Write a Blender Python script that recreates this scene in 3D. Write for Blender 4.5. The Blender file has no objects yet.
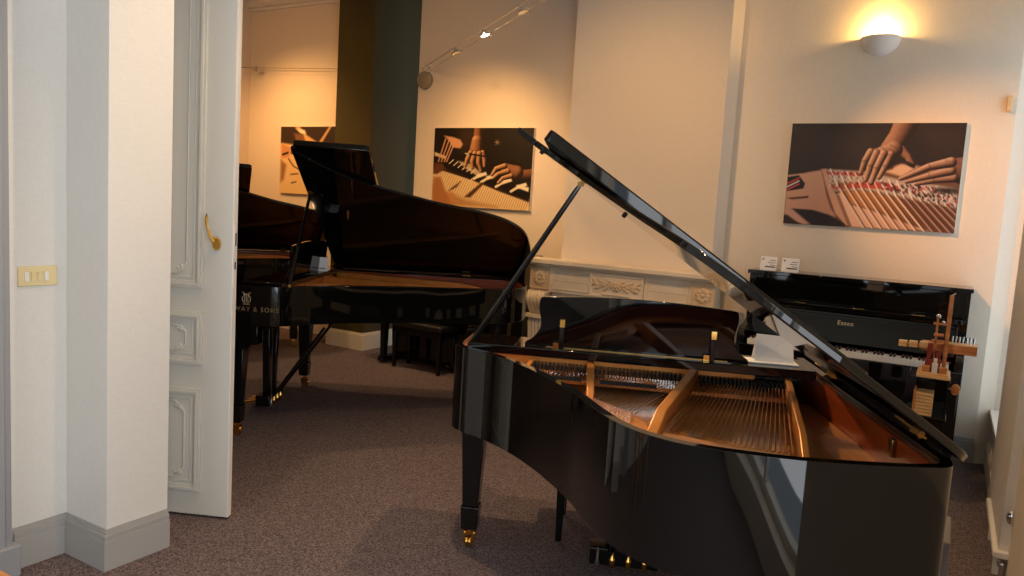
import bpy, bmesh, math, random
import numpy as np
from mathutils import Vector, Matrix
random.seed(4)
PI = math.pi
sc = bpy.context.scene
COL = sc.collection

# ------------------------------------------------------------------ materials
def s2l(c):
    return tuple(((x / 12.92) if x <= 0.04045 else ((x + 0.055) / 1.055) ** 2.4) for x in c)
def rgb(r, g, b): return s2l((r / 255, g / 255, b / 255))

def mat(name, col, rough=0.5, metal=0.0, coat=0.0, spec=0.5, emit=None, estr=0.0, noise=None, bump=None, trans=0.0, alpha=1.0, stretch=None):
    m = bpy.data.materials.new(name); m.use_nodes = True
    nt = m.node_tree; b = nt.nodes['Principled BSDF']
    b.inputs['Base Color'].default_value = (*col, 1)
    b.inputs['Roughness'].default_value = rough
    b.inputs['Metallic'].default_value = metal
    b.inputs['Coat Weight'].default_value = coat
    b.inputs['Coat Roughness'].default_value = 0.02
    b.inputs['Specular IOR Level'].default_value = spec
    b.inputs['Transmission Weight'].default_value = trans
    if emit:
        b.inputs['Emission Color'].default_value = (*emit, 1)
        b.inputs['Emission Strength'].default_value = estr
    if noise or bump:
        tc = nt.nodes.new('ShaderNodeTexCoord')
        mp = nt.nodes.new('ShaderNodeMapping'); nt.links.new(tc.outputs['Object'], mp.inputs['Vector'])
        if stretch: mp.inputs['Scale'].default_value = stretch
    if noise:
        c2, scale, lo, hi = noise
        nz = nt.nodes.new('ShaderNodeTexNoise'); nz.inputs['Scale'].default_value = scale; nz.inputs['Detail'].default_value = 4
        nt.links.new(mp.outputs['Vector'], nz.inputs['Vector'])
        rp = nt.nodes.new('ShaderNodeValToRGB')
        rp.color_ramp.elements[0].position = lo; rp.color_ramp.elements[0].color = (*col, 1)
        rp.color_ramp.elements[1].position = hi; rp.color_ramp.elements[1].color = (*c2, 1)
        nt.links.new(nz.outputs['Fac'], rp.inputs['Fac']); nt.links.new(rp.outputs['Color'], b.inputs['Base Color'])
    if bump:
        scale, strength = bump
        nz = nt.nodes.new('ShaderNodeTexNoise'); nz.inputs['Scale'].default_value = scale; nz.inputs['Detail'].default_value = 3
        nt.links.new(mp.outputs['Vector'], nz.inputs['Vector'])
        bp = nt.nodes.new('ShaderNodeBump'); bp.inputs['Strength'].default_value = strength; bp.inputs['Distance'].default_value = 0.01
        nt.links.new(nz.outputs['Fac'], bp.inputs['Height']); nt.links.new(bp.outputs['Normal'], b.inputs['Normal'])
    return m

def wall_mat(name, col):
    """woven wallpaper: fine horizontal and vertical threads"""
    m = mat(name, col, 0.85, spec=0.2)
    nt = m.node_tree; b = nt.nodes['Principled BSDF']
    tc = nt.nodes.new('ShaderNodeTexCoord'); out = []
    for sx, sz in ((26, 420), (420, 26)):
        mp = nt.nodes.new('ShaderNodeMapping'); mp.inputs['Scale'].default_value = (sx, sx, sz)
        nz = nt.nodes.new('ShaderNodeTexNoise'); nz.inputs['Scale'].default_value = 1.0; nz.inputs['Detail'].default_value = 2
        nt.links.new(tc.outputs['Object'], mp.inputs['Vector']); nt.links.new(mp.outputs['Vector'], nz.inputs['Vector']); out.append(nz)
    ad = nt.nodes.new('ShaderNodeMath'); ad.operation = 'ADD'
    nt.links.new(out[0].outputs['Fac'], ad.inputs[0]); nt.links.new(out[1].outputs['Fac'], ad.inputs[1])
    rp = nt.nodes.new('ShaderNodeValToRGB')
    rp.color_ramp.elements[0].position = 0.3; rp.color_ramp.elements[0].color = (*[c * 0.93 for c in col], 1)
    rp.color_ramp.elements[1].position = 0.7; rp.color_ramp.elements[1].color = (*[min(1, c * 1.04) for c in col], 1)
    hf = nt.nodes.new('ShaderNodeMath'); hf.operation = 'MULTIPLY'; hf.inputs[1].default_value = 0.5
    nt.links.new(ad.outputs[0], hf.inputs[0]); nt.links.new(hf.outputs[0], rp.inputs['Fac']); nt.links.new(rp.outputs['Color'], b.inputs['Base Color'])
    bp = nt.nodes.new('ShaderNodeBump'); bp.inputs['Strength'].default_value = 0.12; bp.inputs['Distance'].default_value = 0.004
    nt.links.new(ad.outputs[0], bp.inputs['Height']); nt.links.new(bp.outputs['Normal'], b.inputs['Normal'])
    return m

M = {}
M['wall'] = wall_mat('wallpaper_cream', rgb(230, 216, 196))
M['wall_white'] = wall_mat('wallpaper_white', rgb(222, 219, 212))
M['olive'] = mat('olive_paint', rgb(72, 62, 26), 0.7, spec=0.3)
M['grey_skirt'] = mat('grey_skirting_paint', rgb(166, 164, 160), 0.45)
M['cream_skirt'] = mat('cream_skirting_paint', rgb(226, 212, 185), 0.45)
M['door_white'] = mat('door_paint', rgb(206, 204, 196), 0.4, bump=(30, 0.05))
M['door_edge'] = mat('door_edge_paint', rgb(240, 236, 228), 0.4, bump=(60, 0.1))
M['trim'] = mat('white_trim', rgb(232, 226, 214), 0.45)
M['casing_grey'] = mat('grey_casing', rgb(150, 152, 156), 0.45)
M['ceiling'] = mat('ceiling_paint', rgb(235, 230, 222), 0.9)
M['black'] = mat('black_lacquer', (0.0035, 0.0033, 0.003), 0.035, coat=0.0, spec=0.5)
M['black_edge'] = mat('black_lacquer_edge', (0.005, 0.005, 0.005), 0.14, coat=0.0, spec=0.5)
M['dark'] = mat('dark_felt', (0.008, 0.007, 0.006), 0.75)
M['gold'] = mat('bronze_iron_paint', rgb(216, 138, 62), 0.36, metal=0.35, noise=(rgb(226, 150, 72), 9, 0.4, 0.6))
M['gold_edge'] = mat('bronze_iron_light', rgb(206, 150, 88), 0.35, metal=0.5)
M['brass'] = mat('brass', rgb(232, 186, 98), 0.16, metal=1.0)
M['brass_old'] = mat('aged_brass', rgb(150, 120, 70), 0.3, metal=1.0)
M['chrome'] = mat('chrome', (0.8, 0.8, 0.8), 0.12, metal=1.0)
M['steel'] = mat('steel_wire', (0.75, 0.72, 0.68), 0.25, metal=1.0)
M['copper'] = mat('copper_string', rgb(205, 140, 98), 0.3, metal=1.0)
M['mahogany'] = mat('mahogany_veneer', rgb(158, 68, 26), 0.3, coat=0.3, noise=(rgb(132, 54, 20), 6, 0.35, 0.65), stretch=(1, 1, 14))
M['spruce'] = mat('soundboard_spruce', rgb(214, 146, 70), 0.25, coat=0.3, noise=(rgb(198, 130, 58), 5, 0.35, 0.65), stretch=(14, 1, 1))
M['maple'] = mat('maple_bridge', rgb(178, 120, 66), 0.4)
M['ivory'] = mat('white_key', rgb(236, 232, 224), 0.2)
M['white'] = mat('white_paper', rgb(240, 240, 240), 0.6)
M['ink'] = mat('printed_ink', rgb(70, 66, 66), 0.7)
M['marble'] = mat('cream_marble', rgb(230, 216, 192), 0.4, noise=(rgb(218, 200, 172), 5, 0.35, 0.7))
M['marble_carve'] = mat('carved_marble', rgb(216, 190, 154), 0.55)
M['wood_light'] = mat('light_beech', rgb(238, 198, 142), 0.42, noise=(rgb(222, 176, 118), 7, 0.35, 0.65), stretch=(1, 12, 12))
M['wood_mid'] = mat('amber_wood', rgb(214, 146, 86), 0.38, noise=(rgb(190, 120, 66), 8, 0.35, 0.65), stretch=(1, 10, 10))
M['wood_red'] = mat('red_felt_wood', rgb(134, 44, 26), 0.5)
M['plaster'] = mat('white_plaster', rgb(232, 226, 218), 0.8)
M['bulb'] = mat('lit_bulb', (1, 1, 1), 0.5, emit=(1, 0.82, 0.5), estr=30)
M['spot_on'] = mat('lit_spot', (1, 1, 1), 0.5, emit=(1, 0.9, 0.7), estr=6)
M['switch'] = mat('cream_switch_plate', rgb(228, 208, 158), 0.4)
M['switch_key'] = mat('white_switch_rocker', rgb(228, 226, 214), 0.35)
M['letter'] = mat('silver_lettering', rgb(190, 168, 132), 0.35, metal=0.6)
M['seat'] = mat('black_leather', (0.012, 0.011, 0.011), 0.45)
M['grey_box'] = mat('grey_laminate', rgb(112, 106, 104), 0.4)
M['cap_grey'] = mat('grey_plastic', rgb(150, 138, 118), 0.5)
M['glass'] = mat('window_glass', (0.9, 0.95, 1), 0.02, trans=1.0)
M['orange_wood'] = mat('orange_wood', rgb(214, 140, 66), 0.3, noise=(rgb(194, 120, 52), 6, 0.35, 0.65), stretch=(1, 9, 1))
# carpet
def carpet():
    m = mat('speckled_carpet', rgb(94, 80, 76), 0.95, spec=0.1)
    nt = m.node_tree; b = nt.nodes['Principled BSDF']
    tc = nt.nodes.new('ShaderNodeTexCoord')
    nz = nt.nodes.new('ShaderNodeTexVoronoi'); nz.inputs['Scale'].default_value = 185
    nt.links.new(tc.outputs['Object'], nz.inputs['Vector'])
    sp = nt.nodes.new('ShaderNodeSeparateColor'); nt.links.new(nz.outputs['Color'], sp.inputs['Color'])
    rp = nt.nodes.new('ShaderNodeValToRGB'); e = rp.color_ramp.elements
    e[0].position = 0.05; e[0].color = (*rgb(74, 63, 63), 1); e[1].position = 0.95; e[1].color = (*rgb(134, 119, 118), 1)
    nt.links.new(sp.outputs['Red'], rp.inputs['Fac'])
    nt.links.new(rp.outputs['Color'], b.inputs['Base Color'])
    bp = nt.nodes.new('ShaderNodeBump'); bp.inputs['Strength'].default_value = 0.35; bp.inputs['Distance'].default_value = 0.005
    nt.links.new(nz.outputs['Distance'], bp.inputs['Height']); nt.links.new(bp.outputs['Normal'], b.inputs['Normal'])
    return m
M['carpet'] = carpet()
def vc_mat(name):
    m = mat(name, (1, 1, 1), 0.45, spec=0.3)
    nt = m.node_tree; a = nt.nodes.new('ShaderNodeVertexColor'); a.layer_name = 'Col'
    nt.links.new(a.outputs['Color'], nt.nodes['Principled BSDF'].inputs['Base Color']); return m
M['print'] = vc_mat('photo_print')

# ------------------------------------------------------------------ mesh helper
class MB:
    def __init__(s): s.v = []; s.f = []; s.m = []
    def add(s, vs, fs, mi=0, T=None):
        o = len(s.v)
        s.v += [tuple(T @ Vector(p)) if T is not None else tuple(p) for p in vs]
        s.f += [tuple(i + o for i in f) for f in fs]; s.m += [mi] * len(fs); return s
    def box(s, x0, x1, y0, y1, z0, z1, mi=0, T=None):
        vs = [(x, y, z) for z in (z0, z1) for y in (y0, y1) for x in (x0, x1)]
        return s.add(vs, [(0, 2, 3, 1), (4, 5, 7, 6), (0, 1, 5, 4), (2, 6, 7, 3), (0, 4, 6, 2), (1, 3, 7, 5)], mi, T)
    def taper(s, c0, a0, b0, c1, a1, b1, mi=0, T=None):   # square frustum between two centres, half sizes a,b
        vs = [(c0[0] + i * a0, c0[1] + j * b0, c0[2]) for j in (-1, 1) for i in (-1, 1)] + [(c1[0] + i * a1, c1[1] + j * b1, c1[2]) for j in (-1, 1) for i in (-1, 1)]
        return s.add(vs, [(0, 2, 3, 1), (4, 5, 7, 6), (0, 1, 5, 4), (2, 6, 7, 3), (0, 4, 6, 2), (1, 3, 7, 5)], mi, T)
    def prism(s, pts, z0, z1, mi=0, T=None):
        n = len(pts)
        area = sum(pts[i][0] * pts[(i + 1) % n][1] - pts[(i + 1) % n][0] * pts[i][1] for i in range(n))
        if area < 0: pts = pts[::-1]
        vs = [(p[0], p[1], z0) for p in pts] + [(p[0], p[1], z1) for p in pts]
        fs = [tuple(range(n - 1, -1, -1)), tuple(range(n, 2 * n))] + [(i, (i + 1) % n, n + (i + 1) % n, n + i) for i in range(n)]
        return s.add(vs, fs, mi, T)
    def ring(s, outer, inner, z0, z1, mi=0, closed=True, T=None):   # wall between two matching polylines
        n = len(outer); vs = []
        for z in (z0, z1): vs += [(p[0], p[1], z) for p in outer] + [(p[0], p[1], z) for p in inner]
        fs = []
        for i in range(n if closed else n - 1):
            j = (i + 1) % n
            fs += [(i, j, 2 * n + j, 2 * n + i), (n + j, n + i, 3 * n + i, 3 * n + j), (2 * n + i, 2 * n + j, 3 * n + j, 3 * n + i), (j, i, n + i, n + j)]
        if not closed:
            fs += [(0, 2 * n, 3 * n, n), (n - 1, 2 * n - 1, 4 * n - 1, 3 * n - 1)]
        return s.add(vs, fs, mi, T)
    def tube(s, pts, r, n=8, mi=0, T=None, cap=True):
        pts = [Vector(p) for p in pts]; rs = r if isinstance(r, (list, tuple)) else [r] * len(pts)
        vs = []; fs = []
        ref = Vector((0, 0, 1))
        d0 = (pts[1] - pts[0]).normalized()
        if abs(d0.z) > 0.9: ref = Vector((1, 0, 0))
        for i, p in enumerate(pts):
            d = (pts[min(i + 1, len(pts) - 1)] - pts[max(i - 1, 0)]).normalized()
            a = d.cross(ref).normalized(); b = d.cross(a)
            for k in range(n):
                t = 2 * PI * k / n; vs.append(tuple(p + (a * math.cos(t) + b * math.sin(t)) * rs[i]))
        for i in range(len(pts) - 1):
            for k in range(n):
                fs.append((i * n + k, i * n + (k + 1) % n, (i + 1) * n + (k + 1) % n, (i + 1) * n + k))
        if cap: fs += [tuple(range(n - 1, -1, -1)), tuple(range((len(pts) - 1) * n, len(pts) * n))]
        return s.add(vs, fs, mi, T)
    def lathe(s, prof, n=24, mi=0, T=None, a0=0.0, a1=2 * PI):   # prof: (r,z); full or partial turn about z
        full = abs(a1 - a0 - 2 * PI) < 1e-6; k = n if full else n + 1
        vs = [(r * math.cos(a0 + (a1 - a0) * j / n), r * math.sin(a0 + (a1 - a0) * j / n), z) for r, z in prof for j in range(k)]
        fs = []
        for i in range(len(prof) - 1):
            for j in range(n):
                j2 = (j + 1) % k
                fs.append((i * k + j, i * k + j2, (i + 1) * k + j2, (i + 1) * k + j))
        return s.add(vs, fs, mi, T)
    def ball(s, c, r, n=12, sc=(1, 1, 1), mi=0, T=None):
        prof = [(max(1e-4, math.sin(PI * i / n)), -math.cos(PI * i / n)) for i in range(n + 1)]
        t = Matrix.Translation(c) @ Matrix.Diagonal((r * sc[0], r * sc[1], r * sc[2], 1))
        return s.lathe(prof, n * 2, mi, (T @ t) if T is not None else t)
    def build(s, name, mats, parent=None, bevel=0.0, smooth=35, seg=2):
        me = bpy.data.meshes.new(name); me.from_pydata(s.v, [], s.f); me.validate()
        for m in (mats if isinstance(mats, (list, tuple)) else [mats]): me.materials.append(m)
        if len(me.polygons) == len(s.m): me.polygons.foreach_set('material_index', s.m)
        bm = bmesh.new(); bm.from_mesh(me); bmesh.ops.recalc_face_normals(bm, faces=bm.faces); bm.to_mesh(me); bm.free()
        if smooth:
            me.shade_smooth(); me.set_sharp_from_angle(angle=math.radians(smooth))
        o = bpy.data.objects.new(name, me); COL.objects.link(o)
        if parent: o.parent = parent
        if bevel:
            b = o.modifiers.new('bevel', 'BEVEL'); b.width = bevel; b.segments = seg; b.limit_method = 'ANGLE'; b.angle_limit = math.radians(40); b.harden_normals = False
        return o
def tag(o, label, cat, group=None):
    o['label'] = label; o['category'] = cat
    if group: o['group'] = group
    return o
def thing(name, label, cat, loc=(0, 0, 0), rz=0.0, group=None):
    o = bpy.data.objects.new(name, None); COL.objects.link(o); o.empty_display_size = 0.1
    o.location = loc; o.rotation_euler = (0, 0, rz); return tag(o, label, cat, group)
def struct(o): o['kind'] = 'structure'; return o
def copy_tree(o, parent=None):
    c = o.copy(); COL.objects.link(c)
    if parent: c.parent = parent
    for ch in [x for x in o.children]: copy_tree(ch, c)
    return c
def text_mesh(name, s, size, m, parent, T, extrude=0.0006, spacing=1.0):
    cu = bpy.data.curves.new(name, 'FONT'); cu.body = s; cu.size = size; cu.extrude = extrude; cu.align_x = 'CENTER'; cu.space_character = spacing
    t = bpy.data.objects.new(name + '_t', cu); COL.objects.link(t)
    me = bpy.data.meshes.new_from_object(t.evaluated_get(bpy.context.evaluated_depsgraph_get()))
    bpy.data.objects.remove(t); bpy.data.curves.remove(cu)
    me.materials.clear(); me.materials.append(m); me.transform(T)
    o = bpy.data.objects.new(name, me); COL.objects.link(o); o.parent = parent; return o
def frame(origin, ex, ey, ez):
    m = Matrix.Identity(4)
    for i, e in enumerate((ex, ey, ez, origin)):
        for j in range(3): m[j][i] = e[j]
    return m
def catmull(pts, k=6):
    out = []
    for i in range(len(pts) - 1):
        p0, p1, p2, p3 = [np.array(pts[max(0, min(len(pts) - 1, i + d))], float) for d in (-1, 0, 1, 2)]
        for t in np.linspace(0, 1, k, endpoint=False):
            out.append(tuple(0.5 * (2 * p1 + (p2 - p0) * t + (2 * p0 - 5 * p1 + 4 * p2 - p3) * t * t + (3 * p1 - p0 - 3 * p2 + p3) * t ** 3)))
    return out + [tuple(pts[-1])]
def offset(pts, d):   # open polyline offset to its left
    out = []; n = len(pts)
    for i in range(n):
        a = Vector(pts[max(0, i - 1)]); b = Vector(pts[min(n - 1, i + 1)])
        t = (b - a)
        t = t.normalized() if t.length > 1e-9 else Vector((1, 0))
        out.append((pts[i][0] - t.y * d, pts[i][1] + t.x * d))
    return out

# ------------------------------------------------------------------ the room
YB = 6.13      # main back wall
ZC = 3.8
struct(MB().box(-8.0, 0.9, -3.4, 8.6, -0.1, 0.0).build('floor', M['carpet'], smooth=0))
struct(MB().box(-8.0, 0.9, -3.4, 8.6, ZC, ZC + 0.1).build('ceiling', M['ceiling'], smooth=0))
struct(MB().box(-4.833, -1.2, YB + 0.10, YB + 0.35, 0, ZC).box(-1.9, 0.265, YB, YB + 0.35, 0, ZC).build('wall_back', M['wall'], smooth=0))
struct(MB().box(-8.0, -5.4, 6.36, 6.56, 0, ZC).build('wall_back_left', M['wall'], smooth=0))
struct(MB().box(-7.62, -7.46, -0.3, 6.36, 0, ZC).build('wall_left_far', M['wall'], smooth=0))
struct(MB().box(-5.1, -4.6, 8.2, 8.4, 0, ZC).build('wall_passage', M['olive'], smooth=0))
# olive pier and its pale base
struct(MB().box(-5.72, -5.235, 6.0, 8.3, 0, ZC).build('wall_pier', M['olive'], smooth=0))
struct(MB().box(-5.74, -5.218, 5.985, 8.25, 0, 0.165).box(-5.733, -5.225, 5.992, 8.25, 0.165, 0.185).build('baseboard_pier', M['cream_skirt'], bevel=0.004))
# left wall, the pillar at its end
struct(MB().box(-3.45, -3.148, -3.3, 1.768, 0, ZC).box(-3.45, -2.862, 1.768, 2.045, 0, ZC).build('wall_left', M['wall_white'], smooth=0))
def skirting(pts, h, m, name, t=0.022):
    """a moulded skirting board along a polyline, its face to the left of the path"""
    mb = MB()
    for (off, z0, z1) in ((t, 0, h * 0.74), (t * 0.72, h * 0.74, h * 0.80), (t * 0.85, h * 0.80, h * 0.87), (t * 0.5, h * 0.87, h * 0.95), (t * 0.3, h * 0.95, h)):
        n = len(pts); o = []
        for i in range(n):
            dirs = []
            if i > 0: dirs.append((Vector(pts[i]) - Vector(pts[i - 1])).normalized())
            if i < n - 1: dirs.append((Vector(pts[i + 1]) - Vector(pts[i])).normalized())
            ns = [Vector((-d.y, d.x)) for d in dirs]
            nn = sum(ns, Vector((0, 0))).normalized(); k = off / max(0.3, nn.dot(ns[0]))
            o.append((pts[i][0] + nn.x * k, pts[i][1] + nn.y * k))
        mb.ring(o, pts, z0, z1, closed=False)
    return struct(mb.build(name, m, smooth=0))
skirting([(-3.148, 1.552), (-3.148, 1.768), (-2.862, 1.768), (-2.862, 2.045)], 0.17, M['grey_skirt'], 'baseboard_left', -0.02)
skirting([(0.265, YB), (-1.594, YB)], 0.17, M['grey_skirt'], 'baseboard_back')
skirting([(-2.88, YB + 0.1), (-4.833, YB + 0.1)], 0.17, M['grey_skirt'], 'baseboard_back_left')
# grey casing at the far left with its plinth block
cb = MB().box(-3.15, -3.085, 1.30, 1.50, 0.12, 3.3).box(-3.15, -3.07, 1.304, 1.40, 0.122, 3.29).box(-3.14, -3.10, 1.50, 1.528, 0.12, 3.3).box(-3.14, -3.065, 1.28, 1.545, 0, 0.13)
struct(cb.build('trim_1', M['casing_grey'], bevel=0.006))
# cornice above the left part
struct(MB().prism([(6.36, ZC), (6.36, 3.70), (6.33, 3.70), (6.33, 3.73), (6.29, 3.735), (6.26, 3.77), (6.26, ZC)], -7.46, -5.72, 0, Matrix(((0, 0, 1, 0), (1, 0, 0, 0), (0, 1, 0, 0), (0, 0, 0, 1)))).build('trim_2', M['trim'], smooth=0))
# front and near walls (behind the camera, with a shop window)
struct(MB().box(-3.45, -2.9, -3.4, -3.2, 0, ZC).box(-0.1, 0.9, -3.4, -3.2, 0, ZC).box(-2.9, -0.1, -3.4, -3.2, 0, 0.35).box(-2.9, -0.1, -3.4, -3.2, 2.9, ZC).build('wall_front', M['wall_white'], smooth=0))
struct(MB().box(-7.62, -3.45, -0.5, -0.3, 0, ZC).build('wall_front_left', M['wall'], smooth=0))
# right wall: far window niche 5.1..6.1, wide near window 0.3..3.3
wr = MB()
wr.prism([(0.265, YB), (0.36, 6.2), (0.47, 6.2), (0.9, 6.2), (0.9, 6.48), (0.265, 6.48)], 0, ZC)         # splayed far reveal
wr.box(0.36, 0.62, 5.05, 6.2, 0, 0.36).box(0.36, 0.62, 5.05, 6.2, 3.2, ZC)                                  # below and above the far window
wr.box(0.36, 0.62, 1.35, 5.05, 0, ZC)
wr.box(0.36, 0.62, -0.9, 1.35, 0, 0.22).box(0.36, 0.62, -0.9, 1.35, 3.0, ZC)
wr.box(0.36, 0.62, -3.4, -0.9, 0, ZC)
struct(wr.build('wall_right', M['wall'], smooth=0))
skirting([(0.36, 5.06), (0.36, 6.2), (0.265, YB)], 0.17, M['cream_skirt'], 'baseboard_right')
struct(MB().box(0.335, 0.60, 5.06, 6.195, 0.355, 0.385).build('trim_3', M['trim'], bevel=0.004))           # window sill
def window(name, y0, y1, z0, z1, x, nv, nh):
    w = struct(bpy.data.objects.new(name, None)); COL.objects.link(w)
    f = MB(); t = 0.05
    f.box(x, x + 0.06, y0, y0 + t, z0, z1).box(x, x + 0.06, y1 - t, y1, z0, z1).box(x, x + 0.06, y0 + t, y1 - t, z0, z0 + t).box(x, x + 0.06, y0 + t, y1 - t, z1 - t, z1)
    for i in range(1, nv): yy = y0 + (y1 - y0) * i / nv; f.box(x + 0.005, x + 0.055, yy - 0.03, yy + 0.03, z0 + t, z1 - t)
    for i in range(1, nh): zz = z0 + (z1 - z0) * i / nh; f.box(x + 0.01, x + 0.05, y0 + t, y1 - t, zz - 0.02, zz + 0.02)
    f.build('window_frame', M['trim'], w, bevel=0.004)
    return w
window('window_1', 5.06, 6.19, 0.37, 3.19, 0.46, 2, 1)
window('window_2', -0.89, 1.34, 0.22, 3.0, 0.46, 2, 1)
w3 = struct(bpy.data.objects.new('window_3', None)); COL.objects.link(w3)
MB().box(-2.9, -2.83, -3.34, -3.28, 0.35, 2.9).box(-0.17, -0.1, -3.34, -3.28, 0.35, 2.9).box(-1.53, -1.47, -3.34, -3.28, 0.42, 2.83).box(-2.83, -0.17, -3.34, -3.28, 0.35, 0.42).box(-2.83, -0.17, -3.34, -3.28, 2.83, 2.9).build('window_frame', M['trim'], w3, bevel=0.004)
# shallow pilaster casing on the right wall, on a bottom plate with feet
tr = struct(MB().box(0.318, 0.365, 4.03, 5.03, 0.16, ZC).build('trim_4', M['trim'], bevel=0.004))
MB().box(0.298, 0.362, 4.0, 4.82, 0.128, 0.16).build('ledge', M['trim'], tr, bevel=0.006)
MB().box(0.315, 0.34, 4.14, 4.18, 0, 0.128).box(0.315, 0.34, 4.60, 4.64, 0, 0.128).build('foot', M['trim'], tr)
MB().tube([(0.345, 4.06, 0.0), (0.345, 4.06, 0.07)], 0.012).ball((0.345, 4.06, 0.085), 0.022).build('valve', M['chrome'], tr)
MB().ball((0.352, 3.995, 0.33), 0.022, sc=(1, 0.7, 1.5)).tube([(0.352, 4.0, 0.33), (0.352, 4.035, 0.33)], 0.007).build('knob', M['chrome'], tr)

# chimney breast
struct(MB().box(-2.885, -1.594, 5.80, YB + 0.2, 1.1, ZC).box(-2.83, -1.64, 5.84, YB + 0.2, 0, 1.1).build('wall_chimney', M['wall'], smooth=0))

# ------------------------------------------------------------------ mantelpiece
mt = thing('mantelpiece', 'carved cream marble fireplace mantelpiece on the chimney breast', 'mantelpiece', (-2.285, 5.80, 0)); mt.scale.x = 0.975
FX = 0.80
MB().box(-0.86, 0.86, -0.24, 0.02, 1.135, 1.175).box(-0.84, 0.84, -0.22, 0.02, 1.118, 1.135).build('shelf', M['marble'], mt, bevel=0.006)
fz = MB().box(-FX, FX, -0.165, 0.02, 0.90, 1.118).build('frieze', M['marble'], mt, bevel=0.003)
for x0, x1 in ((-0.60, -0.25), (0.25, 0.60)):
    mb = MB().box(x0, x1, -0.172, -0.165, 1.078, 1.09).box(x0, x1, -0.172, -0.165, 0.925, 0.937).box(x0, x1, -0.169, -0.165, 1.0, 1.006)
    mb.box(x0, x0 + 0.012, -0.172, -0.165, 0.937, 1.078).box(x1 - 0.012, x1, -0.172, -0.165, 0.937, 1.078)
    mb.build('panel_moulding', M['marble'], fz, bevel=0.002)
def rosette(cx, y, cz, r, name):
    mb = MB().box(cx - r * 1.35, cx + r * 1.35, y - 0.012, y, cz - r * 1.35, cz + r * 1.35)
    mb.box(cx - r * 1.35, cx + r * 1.35, y - 0.02, y - 0.012, cz + r * 1.2, cz + r * 1.35).box(cx - r * 1.35, cx + r * 1.35, y - 0.02, y - 0.012, cz - r * 1.35, cz - r * 1.2)
    mb.box(cx - r * 1.35, cx - r * 1.2, y - 0.02, y - 0.012, cz - r * 1.2, cz + r * 1.2).box(cx + r * 1.2, cx + r * 1.35, y - 0.02, y - 0.012, cz - r * 1.2, cz + r * 1.2)
    for k in range(8):
        a = k * PI / 4; mb.ball((cx + math.cos(a) * r * 0.55, y - 0.014, cz + math.sin(a) * r * 0.55), r * 0.34, 7, (1, 0.5, 1))
    for k in range(8):
        a = (k + 0.5) * PI / 4; mb.ball((cx + math.cos(a) * r * 0.9, y - 0.012, cz + math.sin(a) * r * 0.9), r * 0.16, 6, (1, 0.6, 1))
    mb.ball((cx, y - 0.02, cz), r * 0.26, 8, (1, 0.6, 1))
    return mb.build(name, M['marble_carve'], mt)
rosette(-0.715, -0.165, 1.01, 0.068, 'rosette'); rosette(0.715, -0.165, 1.01, 0.068, 'rosette')
cp = MB().box(-0.235, 0.235, -0.19, -0.165, 0.91, 1.10).box(-0.235, 0.235, -0.2, -0.19, 1.085, 1.10).box(-0.235, -0.215, -0.2, -0.19, 0.93, 1.085).box(0.215, 0.235, -0.2, -0.19, 0.93, 1.085)
cp.box(-0.235, -0.12, -0.2, -0.19, 0.91, 0.93).box(0.12, 0.235, -0.2, -0.19, 0.91, 0.93).box(-0.13, 0.13, -0.2, -0.19, 0.93, 0.945)
cpo = cp.build('centre_panel', M['marble'], mt, bevel=0.003)
lv = MB(); random.seed(8)
for sgn in (-1, 1):
    for k in range(9):
        x = sgn * (0.02 + k * 0.02); z = 1.01 + 0.02 * math.sin(k * 1.7)
        for a in (0.7, -0.7):
            T = Matrix.Translation((x, -0.194, z)) @ Matrix.Rotation(-sgn * a, 4, 'Y')
            lv.ball((sgn * 0.018, 0, 0), 0.026, 7, (1, 0.35, 0.38), 0, T)
    lv.tube([(0, -0.194, 0.985), (sgn * 0.07, -0.197, 1.02), (sgn * 0.14, -0.196, 0.99), (sgn * 0.19, -0.194, 1.015)], 0.006, 6)
for k in range(6): lv.ball((0.022 * math.cos(k * PI / 3), -0.198, 1.005 + 0.022 * math.sin(k * PI / 3)), 0.016, 7, (1, 0.6, 1))
lv.ball((0, -0.203, 1.005), 0.014, 8)
lv.build('carved_leaves', M['marble_carve'], cpo)
def console(cx):
    """scrolled leg: a bulging fluted bracket over a slim fluted foot"""
    prof = []
    for i in range(15):
        t = i / 14; z = 0.90 - 0.20 * t; prof.append((-0.165 - 0.085 * math.sin(PI * min(1, t * 0.75 + 0.25)), z))
    for i in range(1, 15):
        t = i / 14; z = 0.68 - 0.62 * t; prof.append((-0.150 - 0.05 * (1 - t) ** 2 * 1.2 - 0.05 * t * t, z))
    n = len(prof); mb = MB()
    w = 0.085; flutes = 5
    for k in range(flutes):
        x0 = cx - w + 2 * w * k / flutes; x1 = x0 + 2 * w / flutes; xm = (x0 + x1) / 2
        cols = [(x0, 0.008), (x0 + 0.004, 0.0), (xm, -0.007), (x1 - 0.004, 0.0), (x1, 0.008)]
        vs = [(x, y + d, z) for (y, z) in prof for (x, d) in cols]
        fs = [(i * 5 + j, i * 5 + j + 1, (i + 1) * 5 + j + 1, (i + 1) * 5 + j) for i in range(n - 1) for j in range(4)]
        mb.add(vs, fs)
    side = [(y + 0.008, z) for y, z in prof]
    for x in (cx - w, cx + w):
        mb.add([(x, y, z) for y, z in side] + [(x, 0.02, z) for y, z in side], [(i, i + 1, n + i + 1, n + i) for i in range(n - 1)])
    mb.box(cx - w - 0.008, cx + w + 0.008, -0.235, 0.0, 0.675, 0.705).box(cx - w - 0.012, cx + w + 0.012, -0.19, 0.0, 0.89, 0.905)
    mb.box(cx - w - 0.02, cx + w + 0.02, -0.24, 0.0, 0.0, 0.09)
    return mb.build('console_leg', M['marble'], mt, smooth=50)
console(-0.715); console(0.715)
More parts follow.
